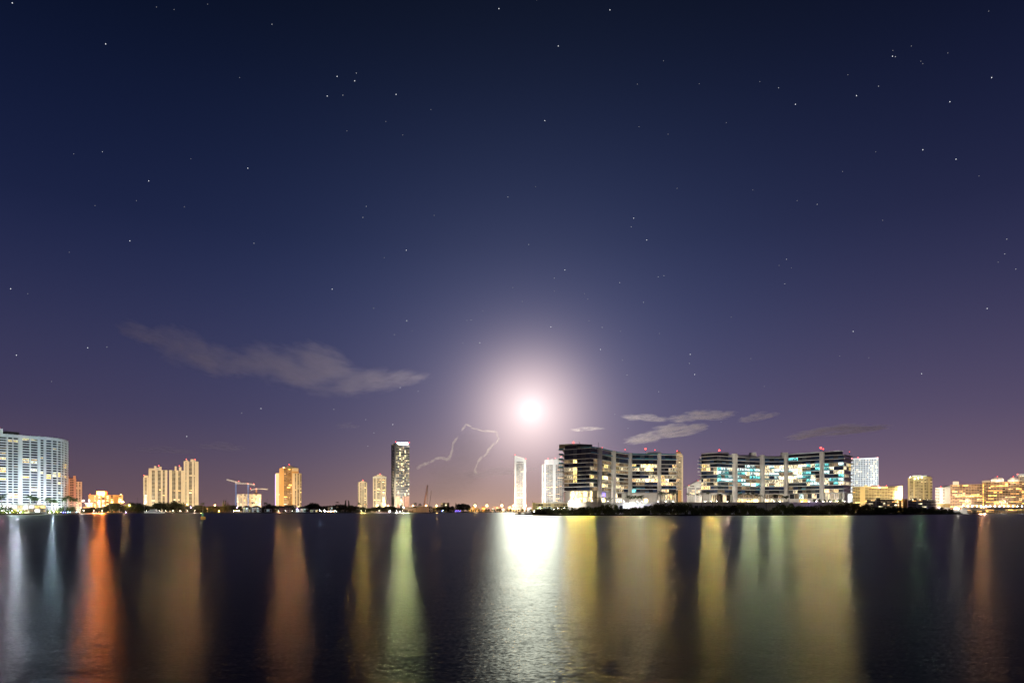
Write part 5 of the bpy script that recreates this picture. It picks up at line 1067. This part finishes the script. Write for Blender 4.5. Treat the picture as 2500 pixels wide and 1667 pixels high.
# floodlights added on the shore so their beams draw columns on the water
def added_streak_light(px, D, z, col, E, label, zb):
    x = X(px, D); o = thing('bay_floodlight', label, 'floodlight', (x, D, zb), 'shore floodlights turned to the bay')
    MB().tube([(x, D + .3, zb), (x, D + .3, z - .15)], [.10, .07], 5).build('post', 'dark_metal', o); MB().box(x - .35, x + .35, D - .1, D + .4, z - .15, z + .25).build('housing', 'dark_metal', o); box('lens', o, 'lamp_white', (x, D - .13, z + .05), (.55, .05, .28))
    d = math.hypot(x, D); E = E * rb.uniform(.55, 1.4); spot(o, (x, D - .4, z), (x * .25, D * .25, z * .4), col, BAY * E * d * d, 60, .5, .3)
BAY = 0.95; rb = random.Random(8)
def frange(a, b, n): return [a + (b - a) * i / max(1, n - 1) for i in range(n)]
for a, b, n, col, E, where in [(-14, 6, 2, (1, .4, .5), .05, 'at the frame edge below the white tower'), (30, 58, 3, (.82, .82, 1), .55, 'below the white tower, violet-white'), (76, 98, 2, (1, .66, .24), .30, 'below the white tower, amber'), (113, 129, 2, (.62, .78, 1), .26, 'below the white tower corner, blue'), (204, 210, 1, (.9, .9, 1), .12, 'left of the hotel quay'), (229, 250, 2, (1, .22, .03), .95, 'below the orange hotel'),
                               (358, 404, 4, (1, .54, .22), .16, 'below the cream tower with the low wing'), (422, 476, 4, (1, .47, .18), .19, 'below the tall stepped cream tower'), (681, 729, 4, (1, .40, .16), .23, 'below the golden tower'), (781, 781, 1, (.4, .6, 1), .04, 'at the boat house'), (882, 892, 2, (1, .55, .10), .26, 'below the shorter slim tower'), (926, 926, 1, (1, .6, .5), .05, 'below the taller slim tower'), (968, 998, 3, (.98, 1, .42), .55, 'below the dark skyscraper')]:
    for px in frange(a, b, n):
        D = (gD(px) if px < 190 else interp([(190, 945), (260, 1152), (340, 1242), (600, 1291), (900, 1311), (1040, 1380)], px)) + .8; added_streak_light(px, D, 4.2, col, E, 'bay-facing floodlight ' + where, 1.4)
for a, b, n, col, E, where in [(1390, 1446, 4, (1, .64, .10), .42, 'below the lit lobby of the left condominium'), (1484, 1484, 1, (1, .66, .3), .12, 'below the inner curve of the left condominium'), (1510, 1524, 2, (1, .60, .20), .22, 'below the white lobby of the left condominium'), (1556, 1568, 2, (1, .74, .36), .30, 'above the podium wall lamps'), (1606, 1644, 3, (1, .58, .16), .26, 'below the right end of the left condominium'),
                               (1722, 1750, 3, (1, .66, .16), .28, 'at the left corner of the right condominium'), (1776, 1776, 1, (1, .6, .5), .10, 'beside the first round column'), (1824, 1844, 2, (.96, 1, .50), .20, 'below the palms of the right condominium'), (1890, 1904, 2, (.98, .95, .50), .18, 'below the white lobby of the right condominium'), (1958, 2062, 7, (1, .70, .26), .25, 'below the right half of the right condominium')]:
    for px in frange(a, b, n): D = interp(PODL, px) - .6; added_streak_light(px, D, POD + 1.6, col, E, 'bay-facing floodlight ' + where, POD - .5)
for px in (2228, 2246, 2264): added_streak_light(px, 1359, 26.5, (.50, 1, .55), .024, 'green bay-facing floodlight on the grey low-rise roof', 24)
for px in (2394, 2404, 2412): added_streak_light(px, brD(px) - 1.0, 8.9, (1, .45, .2), .09, 'orange bay-facing floodlight on the bridge', 7.0)
# floodlight masts added to brighten the tower facades
def tgt(px, py, D): return Vector((X(px, D), D, Z(py, D)))
FL = [(30, 750, 12, tgt(40, 1150, 890), (.84, .94, 1), 2.7e6, 100, 'cool floodlight at the white tower garage, left', 'lamp_cool'), (138, 842, 10, tgt(125, 1130, 925), (.84, .94, 1), 2.6e6, 100, 'cool floodlight at the white tower garage, right', 'lamp_cool'),
      (195, 1130, 12, tgt(180, 1190, 1300), (1, .62, .42), 3.0e6, 60, 'warm floodlight before the salmon pink tower', 'lamp_sodium'),
      (250, 1215, 12, tgt(255, 1215, 1290), (1, .66, .28), 1.1e6, 120, 'warm floodlight before the hotel, left', 'lamp_sodium'), (285, 1225, 12, tgt(280, 1215, 1290), (1, .66, .28), .6e6, 120, 'warm floodlight before the hotel, right', 'lamp_sodium'),
      (336, 1420, 30, tgt(415, 1180, 1710), (1, .80, .52), 1.7e7, 50, 'warm floodlight before the cream towers', 'lamp_white'),
      (552, 1480, 30, tgt(606, 1215, 1750), (1, .80, .58), 1.1e7, 50, 'warm floodlight before the unfinished building', 'lamp_white'),
      (652, 1500, 30, tgt(705, 1190, 1800), (1, .68, .34), 1.5e7, 50, 'golden floodlight before the pyramid roofed tower', 'lamp_sodium'),
      (952, 1650, 30, tgt(910, 1200, 1970), (1, .84, .56), 1.5e7, 40, 'warm floodlight before the slim tower pair', 'lamp_white'),
      (975, 1780, 10, tgt(983, 1222, 1846), (1, .70, .5), 2.6e5, 90, 'warm floodlight at the skyscraper foot', 'lamp_sodium'),
      (1036, 1640, 30, tgt(985, 1160, 1850), (1, .93, .76), 7e6, 55, 'warm floodlight before the dark skyscraper', 'lamp_white'),
      (1222, 1760, 30, tgt(1270, 1180, 2000), (1, .95, .84), 1.4e7, 50, 'white floodlight before the slim blade tower', 'lamp_white'), (1300, 1760, 30, tgt(1350, 1180, 2000), (1, .95, .86), 1.0e7, 55, 'white floodlight before the twin-bladed tower', 'lamp_white'),
      (1735, 1560, 30, tgt(1682, 1180, 1900), (1, .86, .66), 1.5e7, 40, 'white floodlight before the sloped tower', 'lamp_white'),
      (2170, 1585, 45, tgt(2112, 1165, 1800), (.94, 1, 1), 1.3e7, 80, 'cool floodlight before the ribbed white tower', 'lamp_cool'),
      (2140, 1400, 26, tgt(2140, 1210, 1500), (1, .82, .48), 3.2e6, 125, 'yellow floodlight before the yellow slab block', 'lamp_white'), (2206, 1440, 26, tgt(2246, 1190, 1600), (1, .86, .56), 4.6e6, 80, 'yellow floodlight before the pale yellow tower', 'lamp_white'),
      (2305, 1370, 22, tgt(2302, 1205, 1480), (1, .78, .60), 1.0e6, 100, 'warm floodlight before the white stepped block', 'lamp_sodium'), (2360, 1290, 22, tgt(2360, 1205, 1400), (1, .70, .42), 1.5e6, 130, 'warm floodlight before the brown complex', 'lamp_sodium'), (2450, 1285, 22, tgt(2450, 1195, 1395), (1, .70, .42), 1.7e6, 130, 'warm floodlight before the domed block', 'lamp_sodium'), (2500, 1460, 30, tgt(2500, 1170, 1550), (1, .86, .7), 1.4e6, 90, 'warm floodlight before the tower at the frame edge', 'lamp_sodium'),
      (1340, 800, 16, tgt(1340, 1235, 860), (1, .92, .6), 2.4e5, 130, 'floodlight over the yard of the low garage building', 'lamp_white')]
for px, D, z, tg, col, pw, deg, n, m in FL: floodlight(px, D, z, tg, col, pw * .26, deg, n, m)
# low floodlights added on the podium edge to brighten the condominiums
for px, side in [(1392, 'left end of the left condominium'), (1436, 'front corner of the left condominium'), (1485, 'inner curve of the left condominium'), (1545, 'middle of the left condominium'), (1620, 'right end of the left condominium'), (1735, 'left end of the right condominium'), (1800, 'left half of the right condominium'), (1880, 'middle of the right condominium'), (1960, 'right half of the right condominium'), (2040, 'right end of the right condominium')]:
    D = interp(PODL, px) + 1.6; x = X(px, D); o = thing('terrace_floodlight', 'low terrace floodlight aimed at the ' + side, 'floodlight', (x, D, POD), 'terrace floodlights of the condominiums')
    MB().tube([(x, D, POD), (x, D, POD + .8)], [.08, .07], 5).build('post', 'dark_metal', o); MB().box(x - .3, x + .3, D - .15, D + .15, POD + .8, POD + 1.2).build('housing', 'dark_metal', o); box('lens', o, 'lamp_white', (x, D + .18, POD + 1.0), (.45, .05, .25))
    d = max(28, interp(tabA if px < 1660 else tabB, px) - D); q = P(px, D + d); spot(o, (x, D + .5, POD + 1.3), (q.x, q.y, 48), (1, .92, .78), 11 * d * d, 150, .9)

# ------------------------------------------------------------------ moon, stars, clouds
MD = 90000.0
mo = link('moon', ballmesh('lamp_white', 24, 14)); MATS_m = glow('moon_surface', (1, .94, .86), 1.25)
mm = ballmesh('moon_surface', 24, 14); mo.data = mm; mo.location = Vector((0, 0, CAMH)) + MOON * MD; mo.scale = (MD * math.tan(math.radians(.27)),) * 3
tag(mo, 'full moon low above the skyline, glowing through humid air', 'moon')
skyo = bpy.data.objects.new('sky', None); COL.objects.link(skyo); skyo['kind'] = 'structure'
for i, s in enumerate((.18, .3, .6, 1.25)): glow('star_light_%d' % i, (.92, .95, 1), s)
STARS = '30,8,3 258,108,3 1218,22,3 1489,25,3 664,60,2 425,24,1 382,18,1 507,11,1 823,187,3 870,179,2 866,198,3 799,235,3 837,233,2 967,231,3 1363,113,3 1330,295,3 1901,215,2 1942,255,3 2091,234,3 2145,211,2 2179,138,3 2186,139,2 2319,249,3 2421,190,3 2253,366,3 2334,389,3 2180,124,1 2248,150,1 2253,156,1 1620,149,1 363,442,3 250,371,2 605,411,3 466,388,1 180,376,1 894,504,2 886,531,2 992,611,3 938,629,1 317,588,3 169,616,1 620,594,2 333,490,1 26,705,3 68,717,1 811,706,3 1240,481,2 1291,597,2 1310,0,1 1547,533,3 1541,554,2 1579,586,3 1379,659,3 1353,679,2 1513,690,2 1607,676,2 1621,673,2 1916,693,2 1932,654,1 1920,633,2 1902,648,1 1995,499,2 1653,460,1 1307,456,1 1353,711,1 1427,717,1 1571,738,2 1438,783,1 1345,798,3 1470,799,2 2410,753,3 2083,809,3 2458,584,2 2453,620,2 2480,657,2 2138,371,1 2057,419,1 912,752,2 993,783,3 1007,808,1 963,817,2 1150,781,2 1171,837,3 1130,837,1 1466,853,3 1520,879,2 1685,865,3 1683,887,2 1696,914,3 1608,956,2 1833,875,1 1866,943,1 2250,912,3 1785,774,1 2050,869,1 2121,873,1 40,867,3 214,849,3 261,847,2 456,1065,3 637,997,3 590,1008,2 815,999,2 893,1024,2 959,1036,3 913,1056,2 898,1089,2 977,946,3 1021,955,2 126,931,1 1531,915,2 1533,1045,1 1760,1030,1 1501,1011,1 1275,736,1 1252,702,1 1179,759,1 1140,782,1 1060,526,1 983,330,1 847,320,1 1052,268,1 585,190,1 942,297,1 232,502,1 450,505,1 2437,640,1 1556,206,1 1707,205,1 1855,200,1 2070,183,1 2225,113,1 2314,130,1 2414,28,1 2390,430,1 1838,464,1 1773,300,1 1560,310,1 1631,328,1 1946,490,1 2155,538,1 1435,730,1 1515,808,1 1610,814,1'.split()
SD = 80000.0
for s in STARS:
    a, b, k = s.split(','); a, b, k = float(a), float(b), int(k)
    d = Vector(((a - 1250) / F, 1, (HZ - b) / F)); dist = SD; n = d.normalized()
    o = link('star', ballmesh('star_light_%d' % k, 6, 4), skyo); o.location = Vector((0, 0, CAMH)) + n * SD
    rr = SD * d.length / F * (.55, .62, .68, .8)[k] / d.length; o.scale = (rr,) * 3

def cloud_material(name, sc, thr, soft, dens, col, aniso=.55, stretch=(1, 1, 1)):
    m = bpy.data.materials.new(name); m.use_nodes = True; t = m.node_tree; t.nodes.clear(); L = t.links; MATS[name] = m
    co = t.nodes.new('ShaderNodeTexCoord'); oi = t.nodes.new('ShaderNodeObjectInfo')
    mp = t.nodes.new('ShaderNodeMapping'); mp.inputs['Scale'].default_value = stretch; L.new(co.outputs['Object'], mp.inputs[0])
    n = t.nodes.new('ShaderNodeTexNoise'); n.noise_dimensions = '4D'; n.inputs['Scale'].default_value = sc; n.inputs['Detail'].default_value = 6; n.inputs['Roughness'].default_value = .6; n.inputs['Distortion'].default_value = .4
    L.new(mp.outputs[0], n.inputs['Vector']); w = t.nodes.new('ShaderNodeMath'); w.operation = 'MULTIPLY'; w.inputs[1].default_value = 331.; L.new(oi.outputs['Random'], w.inputs[0]); L.new(w.outputs[0], n.inputs['W'])
    ln = t.nodes.new('ShaderNodeVectorMath'); ln.operation = 'LENGTH'; L.new(co.outputs['Object'], ln.inputs[0])
    a = t.nodes.new('ShaderNodeMath'); a.operation = 'SUBTRACT'; L.new(n.outputs[0], a.inputs[0]); b = t.nodes.new('ShaderNodeMath'); b.operation = 'MULTIPLY'; p3 = t.nodes.new('ShaderNodeMath'); p3.operation = 'POWER'; L.new(ln.outputs['Value'], p3.inputs[0]); p3.inputs[1].default_value = 3.0; L.new(p3.outputs[0], b.inputs[0]); b.inputs[1].default_value = .6
    L.new(b.outputs[0], a.inputs[1])
    r = t.nodes.new('ShaderNodeMapRange'); r.inputs[1].default_value = thr; r.inputs[2].default_value = thr + soft; r.inputs[3].default_value = 0; r.inputs[4].default_value = dens; L.new(a.outputs[0], r.inputs[0])
    v = t.nodes.new('ShaderNodeVolumePrincipled'); v.inputs['Color'].default_value = (*col, 1); v.inputs['Anisotropy'].default_value = aniso; L.new(r.outputs[0], v.inputs['Density'])
    o = t.nodes.new('ShaderNodeOutputMaterial'); L.new(v.outputs[0], o.inputs['Volume'])
cloud_material('cloud_wisp', 2.4, .34, .34, .0021, (1, .88, 1), .78, (1, 1, 1.0))
cloud_material('cloud_small', 2.6, .37, .28, .0085, (1, .90, .90), .86, (1, 1, 1.1))
cloud_material('cloud_faint', 2.2, .34, .3, .0018, (.97, .86, .92), .7, (1, 1, 1.3))
cloud_material('cloud_body', 1.4, .24, .25, .00030, (.95, .82, .78), .5, (1, 1, 1))
cloud_material('cloud_rim', 3.4, .33, .24, .0070, (1, .88, .83), .84, (1, 1, 1))
S.cycles.volume_step_rate = .5; S.cycles.volume_max_steps = 128
def cloud_part(root, name, px, py, w, h, D, tilt, mat, depth=None):
    o = link(name, ballmesh(mat, 16, 10), root); k = D / F; o.location = Vector((X(px, D), D, Z(py, D))) - base(root); o.scale = (w / 2 * k, depth or w * .25 * k, h / 2 * k); o.rotation_euler = (0, math.radians(tilt), 0); return o
def cloud(px, py, w, h, D, tilt, mat, label, depth=None):
    r = thing('cloud', label, 'cloud', (X(px, D), D, Z(py, D)), 'clouds over the bay'); tn = math.tan(math.radians(tilt))
    for f, g, a, b in ((-.22, .12, .62, .8), (.02, -.06, .70, .85), (.26, .05, .60, .6), (.1, .2, .8, .4)): cloud_part(r, 'wisp', px + f * w, py + f * w * tn + g * h, w * a, h * b, D, tilt + RD.uniform(-4, 4), mat, w * .2 * D / F)
    return r
big = thing('cloud', 'long wispy mauve cloud sloping down towards the moon', 'cloud', (X(650, 8000), 8000, Z(880, 8000)), 'clouds over the bay')
for px, py, w, h, t_ in ((350, 815, 190, 80, 16), (450, 850, 290, 140, 20), (545, 885, 280, 120, 16), (690, 895, 350, 150, 14), (780, 875, 260, 110, 14), (810, 925, 420, 130, 6), (920, 930, 300, 84, -8), (1005, 925, 150, 36, -14)): cloud_part(big, 'billow', px, py, w, h, 8000, t_, 'cloud_wisp', 420)
cloud(1575, 1018, 140, 30, 9000, 5, 'cloud_small', 'small pale cloud, leftmost of three in a row above the left condominium')
cloud(1712, 1013, 200, 42, 9000, -4, 'cloud_small', 'pale torn cloud, middle of three in a row above the condominiums')
cloud(1850, 1016, 120, 34, 9000, -8, 'cloud_small', 'faint pale cloud, rightmost of three in a row above the right condominium')
cloud(1625, 1054, 240, 56, 9000, -10, 'cloud_small', 'pale slanting cloud just above the left condominium roof')
cloud(2040, 1050, 310, 42, 9000, -5, 'cloud_small', 'long pale cloud streak above the right condominium')
cloud(1432, 1046, 100, 16, 9000, -3, 'cloud_small', 'tiny pale cloud between the moon and the left condominium')
cloud(405, 1097, 170, 26, 9000, 4, 'cloud_faint', 'faint thin cloud left above the cream condominiums')
cloud(540, 1088, 140, 36, 9000, 5, 'cloud_faint', 'faint thin cloud right above the cream condominiums')
cloud(848, 1038, 70, 28, 9000, 3, 'cloud_faint', 'tiny faint cloud left of the dark skyscraper')
cloud(1215, 1150, 220, 34, 11000, -5, 'cloud_faint', 'rosy cloud band crossing behind the slim blade tower')
cu = thing('cloud', 'towering thundercloud with thin bright rims left of the moon', 'cloud', (X(1130, 12000), 12000, Z(1150, 12000)), 'clouds over the bay')
for px, py, w, h, t_ in ((1150, 1090, 170, 130, 10), (1120, 1150, 210, 120, 0), (1090, 1195, 240, 90, -5)): cloud_part(cu, 'body', px, py, w, h, 12000, t_, 'cloud_body', 500)
RIM = [(1128, 1052), (1139, 1037), (1150, 1042), (1165, 1046), (1185, 1053), (1212, 1056), (1217, 1068), (1208, 1082), (1196, 1096), (1191, 1106), (1178, 1116), (1168, 1128), (1160, 1145), (1163, 1156)]
for (a, b), (c_, d_) in zip(RIM, RIM[1:]): L_ = math.hypot(c_ - a, d_ - b); cloud_part(cu, 'rim', (a + c_) / 2 + RD.uniform(-2, 2), (b + d_) / 2 + RD.uniform(-2, 2), L_ * RD.uniform(1.5, 2.6), RD.uniform(5, 13), 12000, math.degrees(math.atan2(d_ - b, c_ - a)), 'cloud_rim', 90)
RIM = [(1018, 1146), (1030, 1135), (1048, 1128), (1062, 1120), (1075, 1118), (1092, 1122), (1101, 1112), (1106, 1098), (1108, 1080), (1118, 1066)]
for (a, b), (c_, d_) in zip(RIM, RIM[1:]): L_ = math.hypot(c_ - a, d_ - b); cloud_part(cu, 'rim', (a + c_) / 2 + RD.uniform(-2, 2), (b + d_) / 2 + RD.uniform(-2, 2), L_ * RD.uniform(1.5, 2.6), RD.uniform(6, 15), 12000, math.degrees(math.atan2(d_ - b, c_ - a)), 'cloud_rim', 90)
